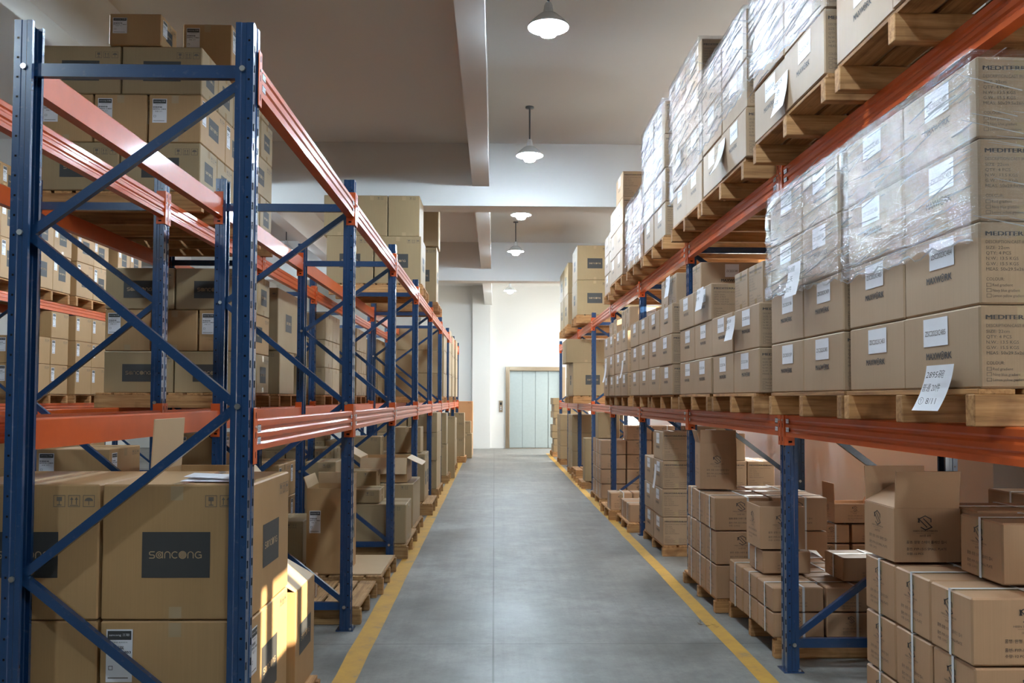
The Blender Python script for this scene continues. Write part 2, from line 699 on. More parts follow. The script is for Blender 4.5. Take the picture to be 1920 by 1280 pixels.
for k, (a, c, z0, z1, vb, hb) in enumerate(WINS):
    f = MB()
    X0, X1_ = WALL_R + 0.05, WALL_R + 0.11
    t = 0.05
    f.box(X0, X1_, a, c, z0, z0 + t, M['wall'])
    f.box(X0, X1_, a, c, z1 - t, z1, M['wall'])
    f.box(X0, X1_, a, a + t, z0 + t, z1 - t, M['wall'])
    f.box(X0, X1_, c - t, c, z0 + t, z1 - t, M['wall'])
    for q in vb:
        yy = a + (c - a) * q
        f.box(X0, X1_, yy - 0.03, yy + 0.03, z0 + t, z1 - t, M['wall'])
    for q in hb:
        zz = z0 + (z1 - z0) * q
        f.box(X0 + .005, X1_ - .005, a + t, c - t, zz - 0.02, zz + 0.02, M['wall'])
    wo = struct(f.build('window_%d' % (k + 1)))
    g = MB()
    g.box(WALL_R + 0.078, WALL_R + 0.082, a + t, c - t, z0 + t, z1 - t, M['glass'])
    g.build('window_pane', wo)
    pd = bpy.data.lights.new('window_portal', 'AREA')
    pd.shape = 'RECTANGLE'
    pd.size, pd.size_y = (z1 - z0), (c - a)
    pd.cycles.is_portal = True
    po = bpy.data.objects.new('window_portal', pd)
    COL.objects.link(po)
    po.location = (WALL_R + E_ + 0.01, (a + c) / 2, (z0 + z1) / 2)
    po.rotation_euler = (0, PI / 2, 0)

# unseen blocks added outside to keep the low sun off most of the windows
slab('exterior_sun_block_1', 9.0, 12.0, 2.0, 15.6, -0.2, 4.6, M['wall'])
slab('exterior_sun_block_4', 9.0, 12.0, 7.0, 15.6, 4.6, 6.4, M['wall'])
slab('exterior_sun_block_3', 9.0, 12.0, -2.9, 2.0, -0.2, 6.1, M['wall'])
slab('exterior_sun_block_2', 12.0, 16.0, 13.8, 21.0, -0.2, 9.0, M['wall'])
slab('exterior_ground', WALL_R + E_, 30.0, -20.0, 45.0, -0.25, -0.2, M['wall'])

# pilaster on the right wall
slab('column_right', WALL_R - 0.30, WALL_R, 5.75, 6.45, 0, CEIL, M['wall'])

# end wall with the lift doorway
DX0, DX1, DZ = 0.46, 2.02, 2.33
b = MB()
b.box(LEFT_X, DX0 - .08, END_Y, END_Y + E_, 0, CEIL, M['wall'])
b.box(DX1 + .08, WALL_R, END_Y, END_Y + E_, 0, CEIL, M['wall'])
b.box(DX0 - .08, DX1 + .08, END_Y, END_Y + E_, DZ + .08, CEIL, M['wall'])
struct(b.build('wall_end'))
slab('column_end', -0.66, -0.12, END_Y - 0.16, END_Y, 0, CEIL, M['wall'])
slab('column_end_left', -2.2, -1.75, END_Y - 0.25, END_Y, 0, CEIL, M['wall'])

door = bpy.data.objects.new('door_1', None)
COL.objects.link(door)
door.location = ((DX0 + DX1) / 2, END_Y, 0)
struct(door)
ox, oy = door.location.x, door.location.y
f = MB()
for (x0, x1, z0, z1) in ((DX0 - .12, DX0, 0, DZ + .12), (DX1, DX1 + .12, 0, DZ + .12), (DX0, DX1, DZ, DZ + .12)):
    f.box(x0 - ox, x1 - ox, -0.05, 0.12, z0, z1, M['steel'], 0.006)
f.build('door_frame', door)
pw = (DX1 - DX0) / 4
for k in range(4):
    p = MB()
    yy = 0.075 if k in (1, 2) else 0.06
    p.box(DX0 - ox + k * pw + .004, DX0 - ox + (k + 1) * pw - .004, yy, yy + .03, 0.015, DZ - .005, M['lift'], 0.004)
    p.build('door_panel', door)
p = MB()
p.box(DX0 - ox, DX1 - ox, 0.11, 0.13, 0.0, DZ, M['darksteel'])
p.build('door_backing', door)
p = MB()
p.box(DX0 - ox, DX1 - ox, -0.02, 0.12, 0, 0.012, M['steel'])
p.build('door_sill', door)

cpn = bpy.data.objects.new('lift_call_panel', None)
COL.objects.link(cpn)
cpn.location = (0.20, END_Y, 1.26)
tag(cpn, 'small steel call panel with dark display on white wall beside lift door', 'call panel')
b = MB()
b.box(-0.055, 0.055, -0.02, 0, -0.17, 0.17, M['steel'], 0.004)
b.build('face_plate', cpn)
b = MB()
b.box(-0.03, 0.03, -0.024, -0.019, 0.04, 0.12, M['black'])
b.build('display', cpn)
for z in (-0.03, -0.09):
    b = MB()
    b.disc((0, -0.019, z), (0, -1, 0), 0.02, 0.008, M['enamel'], 14)
    b.build('call_button', cpn)

# ceiling beams
CB = [(11.57, 11.97), (18.98, 19.38), (4.16, 4.56), (-3.3, -2.9)]
for k, (a, c) in enumerate(CB):
    slab('ceiling_beam_%d' % (k + 1), LEFT_X, WALL_R, a, c, 4.05, CEIL, M['ceil'])
if True:
    ycuts = [BACK_Y, -3.3, -2.9, 4.16, 4.56, 11.57, 11.97, 18.98, 19.38, END_Y]
    n = 5
    for x0 in (-0.30, -3.54, -6.78, 2.94):
        for a, c in zip(ycuts[::2], ycuts[1::2]):
            slab('ceiling_beam_%d' % n, x0, x0 + 0.22, a, c, 4.31, CEIL, M['ceil'])
            n += 1

# aisle lines on the floor
k = 1
for x0, x1 in ((-0.85, -0.725), (1.41, 1.51), (-5.75, -5.63), (-3.45, -3.33)):
    b = MB()
    yy = BACK_Y
    pts = []
    while yy < 24.2:
        pts.append((yy, random.uniform(-.006, .006)))
        yy += 0.4
    for (a, da), (c, dc) in zip(pts, pts[1:]):
        b.poly([(x0 + da, a, .0015), (x1 + da * .6, a, .0015), (x1 + dc * .6, c, .0015), (x0 + dc, c, .0015)], M['line'])
    struct(b.build('trim_%d' % k))
    k += 1

# ------------------------------------------------------------------ racks
POST_TOP = 2.92
PITCH_H = 0.075
TOPZ, MIDZ = 2.79, 1.41
XL, XR, DEP = -0.92, 1.61, 0.90
YL, YR = 3.35, 4.87          # first visible frames, post centres
BAY = 2.4


def post_mesh(side):
    """side +1: open back faces +x (the aisle face is -x)"""
    b = MB()
    w, d = 0.045, 0.068
    prof = [(0, -w), (0, -0.016), (0.009, -0.010), (0.009, 0.010), (0, 0.016), (0, w),
            (0.026, w), (0.032, w - 0.006), (0.042, w - 0.006), (0.048, w), (d, w), (d, w - 0.016), (d - .003, w - .016), (d - .003, w - .003),
            (0.003, w - .003), (0.003, -w + .003), (d - .003, -w + .003), (d - .003, -w + .016), (d, -w + .016), (d, -w),
            (0.048, -w), (0.042, -w + 0.006), (0.032, -w + 0.006), (0.026, -w)]
    prof = [(p * side, q) for p, q in prof]
    if side < 0:
        prof = prof[::-1]
    b.prism(prof, 0.006, POST_TOP, M['blue'])
    z = 0.12
    while z < POST_TOP - 0.03:
        for q in (-0.030, 0.030):
            fr = (Vector((0, q, z)), Vector((0, -side, 0)), Vector((0, 0, 1)), Vector((-side, 0, 0)))
            b.rect(fr, -0.005, 0.005, -0.014, 0.014, M['hole'], 0.0012)
        fr = (Vector((0.016 * side, -w, z + .03)), Vector((1, 0, 0)), Vector((0, 0, 1)), Vector((0, -1, 0)))
        b.rect(fr, -0.004, 0.004, -0.004, 0.004, M['hole'] if int(z * 40) % 3 else M['bolt'], 0.0012)
        z += PITCH_H
    return b.mesh('post')


POST = {1: post_mesh(1), -1: post_mesh(-1)}


def base_mesh():
    b = MB()
    b.box(-0.055, 0.055, -0.06, 0.06, 0, 0.006, M['blue'])
    for q in (-0.045, 0.045):
        b.disc((0.035, q, 0.006), (0, 0, 1), 0.008, 0.012, M['bolt'], 8)
    return b.mesh('foot_plate')


BASE = base_mesh()
MESHES = {}


def brace_mesh(x0, z0, x1, z1, y=0.0, w=0.034):
    key = ('br', round(x0, 3), round(z0, 3), round(x1, 3), round(z1, 3))
    if key not in MESHES:
        b = MB()
        a, c = Vector((x0, y, z0)), Vector((x1, y, z1))
        d = (c - a).normalized()
        t = Vector((0, 1, 0)).cross(d)
        prof = [(-w / 2, -.014), (w / 2, -.014), (w / 2, .014), (w / 2 - .008, .014), (w / 2 - .008, -.010), (-w / 2 + .008, -.010), (-w / 2 + .008, .014), (-w / 2, .014)]
        r0 = [a + t * p + Vector((0, q, 0)) for p, q in prof]
        r1 = [c + t * p + Vector((0, q, 0)) for p, q in prof]
        n = len(prof)
        for k in range(n):
            k2 = (k + 1) % n
            b.poly([r0[k], r1[k], r1[k2], r0[k2]], M['blue'])
        b.poly(r0, M['blue'])
        b.poly(r1[::-1], M['blue'])
        MESHES[key] = b.mesh('brace')
    return MESHES[key]


def upright(x_front, side, y, label, group, swap=False, DEP=0.90):
    """frame with front post at x_front (aisle face) and rear post DEP further"""
    e = bpy.data.objects.new('upright_frame', None)
    COL.objects.link(e)
    e.location = (x_front, y, 0)
    tag(e, label, 'rack upright', group)
    link('post', POST[side], e, (0, 0, 0))
    link('post', POST[-side], e, (side * DEP, 0, 0))
    link('foot_plate', BASE, e, (side * 0.035, 0, 0))
    link('foot_plate', BASE, e, (side * (DEP - .035), 0, 0), PI)
    a, c = side * 0.052, side * (DEP - 0.052)
    for z in (0.15, 2.74):
        link('horizontal_strut', brace_mesh(a, z, c, z, 0, .05), e)
    zs = [(a, 0.18), (c, 0.82), (a, 1.46), (c, 2.11), (a, 2.70)]
    if swap:
        zs = [(a + c - p, q) for p, q in zs]
    for p, q in zip(zs, zs[1:]):
        link('diagonal_brace', brace_mesh(p[0], p[1], q[0], q[1]), e)
    key = ('bolts', side, DEP)
    if key not in MESHES:
        b = MB()
        for z in (0.15, 1.46, 2.74):
            b.disc((side * 0.04, -0.046, z), (0, -1, 0), 0.011, 0.008, M['bolt'], 8)
        for z in (0.15, 0.82, 2.11, 2.74):
            b.disc((side * (DEP - 0.04), -0.046, z), (0, -1, 0), 0.011, 0.008, M['bolt'], 8)
        MESHES[key] = b.mesh('bolts')
    link('bolt_heads', MESHES[key], e)['kind'] = 'stuff'
    return e


def beam_mesh(side, ln):
    """beam body between connectors; outer (aisle) side is -x*side"""
    key = ('beam', side, round(ln, 2))
    if key in MESHES:
        return MESHES[key]
    b = MB()
    h = 0.12
    s = side
    pr = [(0, 0), (0, 0.022), (0.006, 0.030), (0.006, 0.040), (0, 0.048), (0, 0.066), (0.006, 0.074), (0.006, 0.084), (0, 0.092), (0, h - .006), (0.006, h),
          (0.044, h), (0.05, h - .006), (0.05, 0)]
    pr = [((p) * s, q - h) for p, q in pr]
    if s < 0:
        pr = pr[::-1]
    b.prism(pr, -ln / 2, ln / 2, M['orange'], 'xz')
    MESHES[key] = b.mesh('beam')
    return MESHES[key]


def bracket_mesh(side, end):
    """hooked end connector wrapping the post; end -1 near, +1 far"""
    key = ('bk', side, end)
    if key in MESHES:
        return MESHES[key]
    b = MB()
    s, e = side, end
    y0, y1 = sorted((0, e * 0.042))
    x0, x1 = sorted((-0.004 * s, 0.0))
    b.box(x0, x1, y0, y1, -0.17, 0.045, M['orange'], 0.0012)
    x0, x1 = sorted((-0.004 * s, 0.055 * s))
    yy0, yy1 = sorted((0, -e * 0.004))
    b.box(x0, x1, yy0, yy1, -0.17, 0.045, M['orange'], 0.001)
    for z in (0.015, -0.06, -0.135):
        fr = (Vector((-0.004 * s, e * 0.021, z)), Vector((0, -s, 0)), Vector((0, 0, 1)), Vector((-s, 0, 0)))
        b.rect(fr, -0.004, 0.004, -0.012, 0.012, M['hole'])
    fr = (Vector((0.03 * s, -0.004 if e > 0 else 0, -0.150)), Vector((1, 0, 0)), Vector((0, 0, 1)), Vector((0, -1, 0)))
    b.rect(fr, -0.010, 0.010, -0.005, 0.005, M['hole'])
    b.disc((-0.004 * s, e * 0.021, -0.03), (-s, 0, 0), 0.006, 0.005, M['bolt'], 8)
    MESHES[key] = b.mesh('end_bracket')
    return MESHES[key]


def tag_mesh(side):
    key = ('lt', side)
    if key in MESHES:
        return MESHES[key]
    b = MB()
    s = side
    fr = (Vector((0, 0, 0)), Vector((0, -s, 0)), Vector((0, 0, 1)), Vector((-s, 0, 0)))
    b.rect(fr, -0.024, 0.024, -0.014, 0.014, M['blue'], 0.0005)
    b.rect(fr, -0.023, 0.023, -0.011, 0.011, M['paper'], 0.0010)
    b.text(fr, 'TF-03', 0, -0.007, 0.018, M['ink2'], 0.036, off=0.0016)
    MESHES[key] = b.mesh('shelf_tag')
    return MESHES[key]


def beam(xf, side, y0, y1, ztop, label, group, tags=False):
    """xf: plane of the aisle-side face of the beam"""
    e = bpy.data.objects.new('rack_beam', None)
    COL.objects.link(e)
    e.location = (xf, (y0 + y1) / 2, ztop)
    tag(e, label, 'rack beam', group)
    ln = (y1 - y0) - 0.094
    link('beam_rail', beam_mesh(side, ln), e)
    link('end_bracket', bracket_mesh(side, -1), e, (-0.002 * side, -ln / 2 - .001, 0))
    link('end_bracket', bracket_mesh(side, 1), e, (-0.002 * side, ln / 2 + .001, 0))
    if tags:
        for yy in (-ln / 2 + 0.045, ln / 2 - 0.045):
            for zz in (-0.035, -0.082):
                link('shelf_tag', tag_mesh(side), e, (-0.0016 * side, yy, zz))
    return e


ORD = ['first', 'second', 'third', 'fourth', 'fifth', 'sixth', 'seventh', 'eighth', 'ninth', 'tenth', 'eleventh', 'twelfth']


def rack(name, xf, side, y0, k0, k1, tags, DEP=0.90):
    for k in range(k0, k1 + 1):
        y = y0 + k * BAY
        n = ORD[k - k0]
        upright(xf, side, y, 'blue slotted upright frame of the %s, %s frame along it from the camera' % (name, n), 'upright frames of the ' + name, name == 'second left rack', DEP)
    for k in range(k0, k1):
        a, c = y0 + k * BAY, y0 + (k + 1) * BAY
        bn = ORD[k - k0]
        for lv, z in (('top', TOPZ), ('middle', MIDZ)):
            beam(xf - 0.003 * side, side, a, c, z, 'orange beam on the front of %s, %s level, %s bay' % (name, lv, bn), 'beams of the ' + name, tags and k - k0 < 5)
            beam(xf + side * DEP + 0.003 * side, -side, a, c, z, 'orange beam on the back of %s, %s level, %s bay' % (name, lv, bn), 'beams of the ' + name)


rack('right rack', XR, 1, YR, -1, 7, True, 0.96)
rack('left rack', XL, -1, YL, 0, 8, True)
rack('second left rack', -2.15, -1, YL, 0, 8, False)
rack('far left rack', -6.02, -1, 8.9, 0, 5, False)


# ------------------------------------------------------------------ pallets
def pallet_parts(wx, dy, h, grey):
    key = ('pal', round(wx, 2), round(dy, 2), round(h, 2), grey)
    if key in MESHES:
        return MESHES[key]
    mx, my = (M['wgx'], M['wgy']) if grey else (M['wx'], M['wy'])
    t = 0.018
    parts = []
    s = MB()
    s.box(-wx / 2, wx / 2, -0.027, 0.027, 0, h - t, mx, 0.003)
    sm = s.mesh('stringer')
    parts.append(('stringer', sm, (0, -dy / 2 + .027, 0)))
    parts.append(('stringer', sm, (0, 0, 0)))
    parts.append(('stringer', sm, (0, dy / 2 - .027, 0)))
    rnd = random.Random(5)
    top = MB()
    n = max(3, round(wx / 0.145))
    p = wx / n
    for k in range(n):
        g = rnd.uniform(.006, .016)
        x = -wx / 2 + k * p
        top.box(x + g, x + p - g, -dy / 2, dy / 2, h - t, h, my, 0.002)
    parts.append(('plank_deck', top.mesh('plank_deck'), (0, 0, 0)))
    MESHES[key] = parts
    return parts


def pallet(xc, yc, z, label, wx=1.1, dy=1.03, h=0.12, rz=0.0, grey=False):
    e = bpy.data.objects.new('wooden_pallet', None)
    COL.objects.link(e)
    e.location = (xc, yc, z)
    e.rotation_euler = (0, 0, rz)
    tag(e, label, 'pallet', 'wooden pallets')
    for nm, me, loc in pallet_parts(wx, dy, h, grey):
        link(nm, me, e, loc)
    return e


# ------------------------------------------------------------------ cartons
def icons(b, fr, u, v, s, mat, n=3):
    """fragile glass, arrows up and umbrella in small frames"""
    for k in range(n):
        u0 = u + k * s * 1.25
        b.outline(fr, u0, u0 + s, v, v + s, s * 0.05, mat)
        c = u0 + s / 2
        if k == 0:
            b.rect(fr, c - s * .22, c + s * .22, v + s * .5, v + s * .85, mat)
            b.rect(fr, c - s * .04, c + s * .04, v + s * .2, v + s * .5, mat)
            b.rect(fr, c - s * .2, c + s * .2, v + s * .12, v + s * .2, mat)
        elif k == 1:
            for d in (-.2, .2):
                b.rect(fr, c + s * (d - .04), c + s * (d + .04), v + s * .2, v + s * .6, mat)
                o, uu, vv, nn = fr
                P = lambda p, q: o + uu * p + vv * q + nn * .0012
                b.poly([P(c + s * (d - .14), v + s * .6), P(c + s * (d + .14), v + s * .6), P(c + s * d, v + s * .85)], mat)
            b.rect(fr, c - s * .35, c + s * .35, v + s * .1, v + s * .16, mat)
        else:
            o, uu, vv, nn = fr
            pts = [o + uu * (c + s * .36 * math.cos(a)) + vv * (v + s * .5 + s * .3 * math.sin(a)) + nn * .0012 for a in [PI * q / 8 for q in range(9)]]
            b.poly(pts, mat)
            b.rect(fr, c - s * .03, c + s * .03, v + s * .15, v + s * .5, mat)


def logo_s(b, fr, cx, cy, s, mat):
    """angular double-bar monogram"""
    o, u, v, n = fr
    segs = [((-.5, .05), (-.42, .30)), ((-.42, .30), (.0, .5)), ((.0, .5), (.42, .28)), ((-.5, .32), (.12, -.30)), ((-.42, .05), (-.5, .32)),
            ((-.12, .30), (.48, -.30)), ((-.30, -.32), (.02, -.5)), ((.02, -.5), (.48, -.30)), ((.42, .28), (.42, .08))]
    for a, c in segs:
        A = Vector((cx + a[0] * s, cy + a[1] * s))
        B = Vector((cx + c[0] * s, cy + c[1] * s))
        d = (B - A).normalized() * s * .035
        q = Vector((-d.y, d.x))
        b.poly([o + u * p.x + v * p.y + n * .0014 for p in (A - d - q, B + d - q, B + d + q, A - d + q)], mat)


def stroke(b, fr, pts, t, mat, off=.0022):
    o, u, v, n = fr
    for p, q in zip(pts, pts[1:]):
        A, B = Vector(p), Vector(q)
        d = (B - A)
        if d.length < 1e-7:
            continue
        d = d.normalized() * t / 2
        k = Vector((-d.y, d.x))
        b.poly([o + u * r.x + v * r.y + n * off for r in (A - d * .6 - k, B + d * .6 - k, B + d * .6 + k, A - d * .6 + k)], mat)


def arc(cx, cy, r, a0, a1, n=12, ry=None):
    ry = ry or r
    return [(cx + r * math.cos(math.radians(a0 + (a1 - a0) * k / n)), cy + ry * math.sin(math.radians(a0 + (a1 - a0) * k / n))) for k in range(n + 1)]


def round_word(b, fr, cx, cy, width, mat):
    """the rounded geometric word on the dark panels"""
    s = width / 7.15
    r = s * .42
    t = s * .13
    x = cx - width / 2 + s * .35
    S_ = lambda pts: stroke(b, fr, [(x + p * r, cy + q * r) for p, q in pts], t, mat)
    S_([(.8, 1), (-.5, 1), (-.8, .75), (-.8, .3), (-.5, .02), (.5, -.02), (.8, -.3), (.8, -.75), (.5, -1), (-.8, -1)])
    x += s
    S_(arc(0, 0, 1, 0, 360, 18))
    S_(arc(0, 0, .42, 0, 360, 8))
    S_([(1, 1), (1, -1)])
    x += s * 1.08
    S_([(-.85, -1), (-.85, .2)] + arc(0, .15, .85, 180, 0, 10) + [(.85, -1)])
    x += s * 1.02
    S_(arc(0, 0, 1, 50, 310, 14))
    x += s * 1.02
    S_(arc(0, 0, 1.12, 0, 360, 20))
    S_(arc(0, 0, .72, 0, 360, 14))
    S_(arc(0, 0, .30, 0, 360, 8))
    x += s * 1.08
    S_([(-.85, -1), (-.85, .2)] + arc(0, .15, .85, 180, 0, 10) + [(.85, -1)])
    x += s * 1.05
    S_([(.75, .9)] + arc(0, 0, 1, 60, 300, 14) + [(.9, -.85), (.9, 0), (.2, 0)])


def ring_word(b, fr, cx, y, h, width, mat):
    """bold capitals with a ringed letter in the middle"""
    b.text(fr, 'MAXW', cx - width * .5, y, h, mat, width * .57, 'L', True)
    ro = h * .40
    ox_ = cx + width * .145
    stroke(b, fr, arc(ox_, y + h * .36, width * .062, 0, 360, 14, h * .38), h * .10, mat, .0014)
    stroke(b, fr, arc(ox_, y + h * .36, width * .02, 0, 360, 8, h * .13), h * .08, mat, .0014)
    b.text(fr, 'RK', cx + width * .5, y, h, mat, width * .26, 'R', True)


def qr_free_face(b, fr, w, h):
    """face of the strapped cartons"""
    k = min(w / 0.30, h / 0.23)
    logo_s(b, fr, -0.01 * k, 0.055 * k, 0.062 * k, M['ink'])
    b.text(fr, 'HEEN DORATHEON', -0.01 * k, 0.016 * k, 0.010 * k, M['ink'], 0.11 * k)
    b.rect(fr, -0.05 * k, 0.03 * k, 0.009 * k, 0.010 * k, M['ink2'])
    b.text(fr, '1615종 포장', -0.01 * k, -0.006 * k, 0.012 * k, M['ink'], 0.05 * k)
    b.text(fr, '품명: 원형 스테이 플레인 접시', -0.095 * k, -0.036 * k, 0.015 * k, M['ink'], 0.18 * k, 'L')
    b.text(fr, '품번: FYP-1515 SMALL PLATE', -0.095 * k, -0.066 * k, 0.015 * k, M['ink'], 0.18 * k, 'L')
    b.text(fr, '수량: 12 PCS', -0.095 * k, -0.086 * k, 0.013 * k, M['ink'], 0.075 * k, 'L')


def end_text(b, fr, w, h, bold=M['ink']):
    """written end of the code-labelled cartons"""
    i = M['ink2']
    b.text(fr, 'MEDITERRANEAN', -w * .43, h * .33, h * .075, bold, w * .84, 'L', True)
    rows = [('DESCRIPTION:CAST IRON COOKWARE', .235, .78), ('SIZE: 22cm', .165, .26), ('QTY: 4 PCS', .10, .28), ('N.W.: 13.5 KGS', .035, .36),
            ('G.W.: 15.5 KGS', -.03, .36), ('MEAS: 50x29.5x26(cm)', -.095, .52), ('COLOUR:', -.215, .20)]
    for s, y, ww in rows:
        b.text(fr, s, -w * .43, h * y, h * .055, i, w * ww, 'L')
    for k, (s, ww) in enumerate((('Red gradient', .28), ('Navy blue gradient', .38), ('Lemon yellow gradient', .44))):
        y = -.29 - k * .065
        b.outline(fr, -w * .43, -w * .43 + h * .06, h * y, h * (y + .045), h * .005, i)
        b.text(fr, s, -w * .43 + h * .075, h * (y + .005), h * .048, i, w * ww * .8, 'L')
        b.outline(fr, w * .08, w * .08 + h * .06, h * y, h * (y + .045), h * .005, i)
        b.text(fr, s, w * .08 + h * .075, h * (y + .005), h * .048, i, w * ww * .7, 'L')


def paper_code(fr_dims, code):
    """white code sticker, in the frame of its face"""
    face, dx, dy, dz, px, py, w, h = fr_dims
    key = ('code',) + tuple(fr_dims) + (code,)
    if key not in MESHES:
        fr = frame_of(face, dx, dy, dz)
        b = MB()
        b.rect(fr, px - w / 2, px + w / 2, py - h / 2, py + h / 2, M['paper'], 0.0022)
        b.text(fr, code, px, py - 0.012, 0.026, M['ink2'], w * .84, off=0.003)
        MESHES[key] = b.mesh('paper_label')
    return MESHES[key]


def brand_label(face, dx, dy, dz, px, py, w=0.10, h=0.20):
    key = ('brand', face, dx, dy, dz, px, py, w, h)
    if key not in MESHES:
        fr = frame_of(face, dx, dy, dz)
        b = MB()
        b.rect(fr, px - w / 2, px + w / 2, py - h / 2, py + h / 2, M['paper'], 0.0022)
        b.rect(fr, px - w * .45, px + w * .45, py + h * .30, py + h * .47, M['panel'], 0.003)
        b.text(fr, 'sancong 三聪', px, py + h * .375, h * .055, M['paper'], w * .78, off=0.0036)
        b.text(fr, '不锈钢 厨房系列', px, py + h * .24, h * .03, M['ink'], w * .6, off=0.003)
        b.text(fr, '单柄煎锅', px - w * .46, py + h * .12, h * .075, M['ink'], w * .62, 'L', True, off=0.003)
        b.text(fr, 'SMYG-1403', px - w * .46, py + h * .04, h * .07, M['ink'], w * .9, 'L', True, off=0.003)
        b.text(fr, '数量: 54个', px - w * .3, py - h * .05, h * .06, M['ink2'], w * .5, 'L', off=0.003)
        b.outline(fr, px - w * .40, px - w * .24, py - h * .27, py - h * .19, h * .01, M['ink'], 0.003)
        b.rect(fr, px - w * .42, px + w * .35, py - h * .43, py - h * .41, M['ink2'], 0.003)
        MESHES[key] = b.mesh('paper_label')
    return MESHES[key]


def carton_mesh(style, side, dx, dy, dz, var=0):
    """style 'code': long face toward the aisle; 'code_end': written end toward the aisle; 'logo': dark panel faces; 'strap'; 'plain'; 'tall' """
    key = ('cm', style, side, round(dx, 3), round(dy, 3), round(dz, 3), var)
    if key in MESHES:
        return MESHES[key]
    b = MB()
    card = M[{'orange': 'card_o', 'strap': 'card_r', 'code': 'card_g', 'code_x': 'card_g', 'code_end': 'card_g', 'plain': 'card_dim', 'logo': 'card' if var else 'card_dim'}.get(style, 'card')]
    b.box(-dx / 2, dx / 2, -dy / 2, dy / 2, 0, dz, card, 0.006)
    A = 'W' if side > 0 else 'E'
    fa, fn, ft = frame_of(A, dx, dy, dz), frame_of('N', dx, dy, dz), frame_of('T', dx, dy, dz)
    small = max(dx, dy, dz) < 0.2
    # flap seam and tape over the top
    if dx >= dy:
        b.rect(ft, -dx / 2 + .01, dx / 2 - .01, -.0015, .0015, M['seam'], .0006)
        b.rect(ft, -dx / 2 + .006, dx / 2 - .006, -.024, .024, M['tape'], .0010)
        b.rect(fa, -.024, .024, dz / 2 - .06, dz / 2 - .006, M['tape'], .0008)
        b.rect(fa, -.024, .024, -dz / 2 + .006, -dz / 2 + .05, M['tape'], .0008)
    else:
        b.rect(ft, -.0015, .0015, -dy / 2 + .01, dy / 2 - .01, M['seam'], .0006)
        b.rect(ft, -.024, .024, -dy / 2 + .006, dy / 2 - .006, M['tape'], .0010)
        b.rect(fn, -.024, .024, dz / 2 - .06, dz / 2 - .006, M['tape'], .0008)
        b.rect(fn, -.024, .024, -dz / 2 + .006, -dz / 2 + .05, M['tape'], .0008)
    if style in ('code', 'code_x'):
        f1, w1 = (fa, dy) if style == 'code' else (fn, dx)
        f2, w2 = (fn, dx) if style == 'code' else (fa, dy)
        ring_word(b, f1, 0, -dz * .11, dz * .13, min(.17, w1 * .42), M['ink'])
        end_text(b, f2, w2, dz)
    elif style == 'code_end':
        end_text(b, fa, dy, dz)
        ring_word(b, fn, 0, -dz * .11, dz * .13, min(.17, dx * .42), M['ink'])
    elif style == 'logo':
        for f, w in ((fa, dy), (fn, dx)):
            pw_, ph_ = min(.26, w * .50), min(.175, dz * .42)
            b.rect(f, -pw_ / 2, pw_ / 2, -ph_ / 2 - dz * .02, ph_ / 2 - dz * .02, M['panel'], .0012)
            round_word(b, f, 0, -dz * .02, pw_ * .78, M['card_in'])
            s = min(.045, w * .1)
            icons(b, f, w / 2 - s * 3.9, dz / 2 - s * 1.9, s, M['ink2'])
    elif style == 'label':
        icons(b, fa, dy / 2 - .14, dz / 2 - .06, .032, M['ink2'])
        b.rect(fa, -dy * .2, dy * .2, -dz * .2, dz * .2, M['panel'], .0012) if var else None
        if var:
            round_word(b, fa, 0, 0, dy * .32, M['card_in'])
    elif style == 'strap':
        qr_free_face(b, fa, dy, dz)
        qr_free_face(b, fn, dx, dz)
    elif style in ('plain', 'orange'):
        icons(b, fn, dx / 2 - .13, dz / 2 - .055, .035, M['ink2'], 2)
    MESHES[key] = b.mesh('carton')
    return MESHES[key]


def strap_mesh(dx, dy, dz, side):
    key = ('st', round(dx, 3), round(dy, 3), round(dz, 3))
    if key in MESHES:
        return MESHES[key]
    b = MB()
    e = .0035
    w = .007
    x = dx * .10
    t = .0012
    for (x0, x1, y0, y1, z0, z1) in ((x - w, x + w, -dy / 2 - e, -dy / 2 - e + t, 0.001, dz + e), (x - w, x + w, dy / 2 + e - t, dy / 2 + e, 0.001, dz + e),
                                     (x - w, x + w, -dy / 2 - e, dy / 2 + e, dz + e - t, dz + e)):
        b.box(x0, x1, y0, y1, z0, z1, M['strap'])
    y = -dy * .02
    e2 = e + .0015
    for (x0, x1, y0, y1, z0, z1) in ((-dx / 2 - e2, -dx / 2 - e2 + t, y - w, y + w, 0.001, dz + e2), (dx / 2 + e2 - t, dx / 2 + e2, y - w, y + w, 0.001, dz + e2),
                                     (-dx / 2 - e2, dx / 2 + e2, y - w, y + w, dz + e2 - t, dz + e2)):
        b.box(x0, x1, y0, y1, z0, z1, M['strap'])
    MESHES[key] = b.mesh('plastic_strap')
    return MESHES[key]


CODES = ['ZSC2023C485', 'ZSC2023C484', 'ZSC2023C486', 'ZSC2023C459', 'ZSC2023C483']
LOOK = {'code': 'white-labelled brown', 'code_x': 'white-labelled brown', 'code_end': 'text-printed brown', 'logo': 'dark-panel brown', 'label': 'stickered brown',
        'strap': 'white-strapped brown', 'plain': 'plain brown', 'orange': 'tall orange'}
KIND = {'code': 'labelled_carton', 'code_x': 'labelled_carton', 'code_end': 'labelled_carton', 'logo': 'panel_carton', 'label': 'stickered_carton', 'strap': 'strapped_carton'}
USED = {}


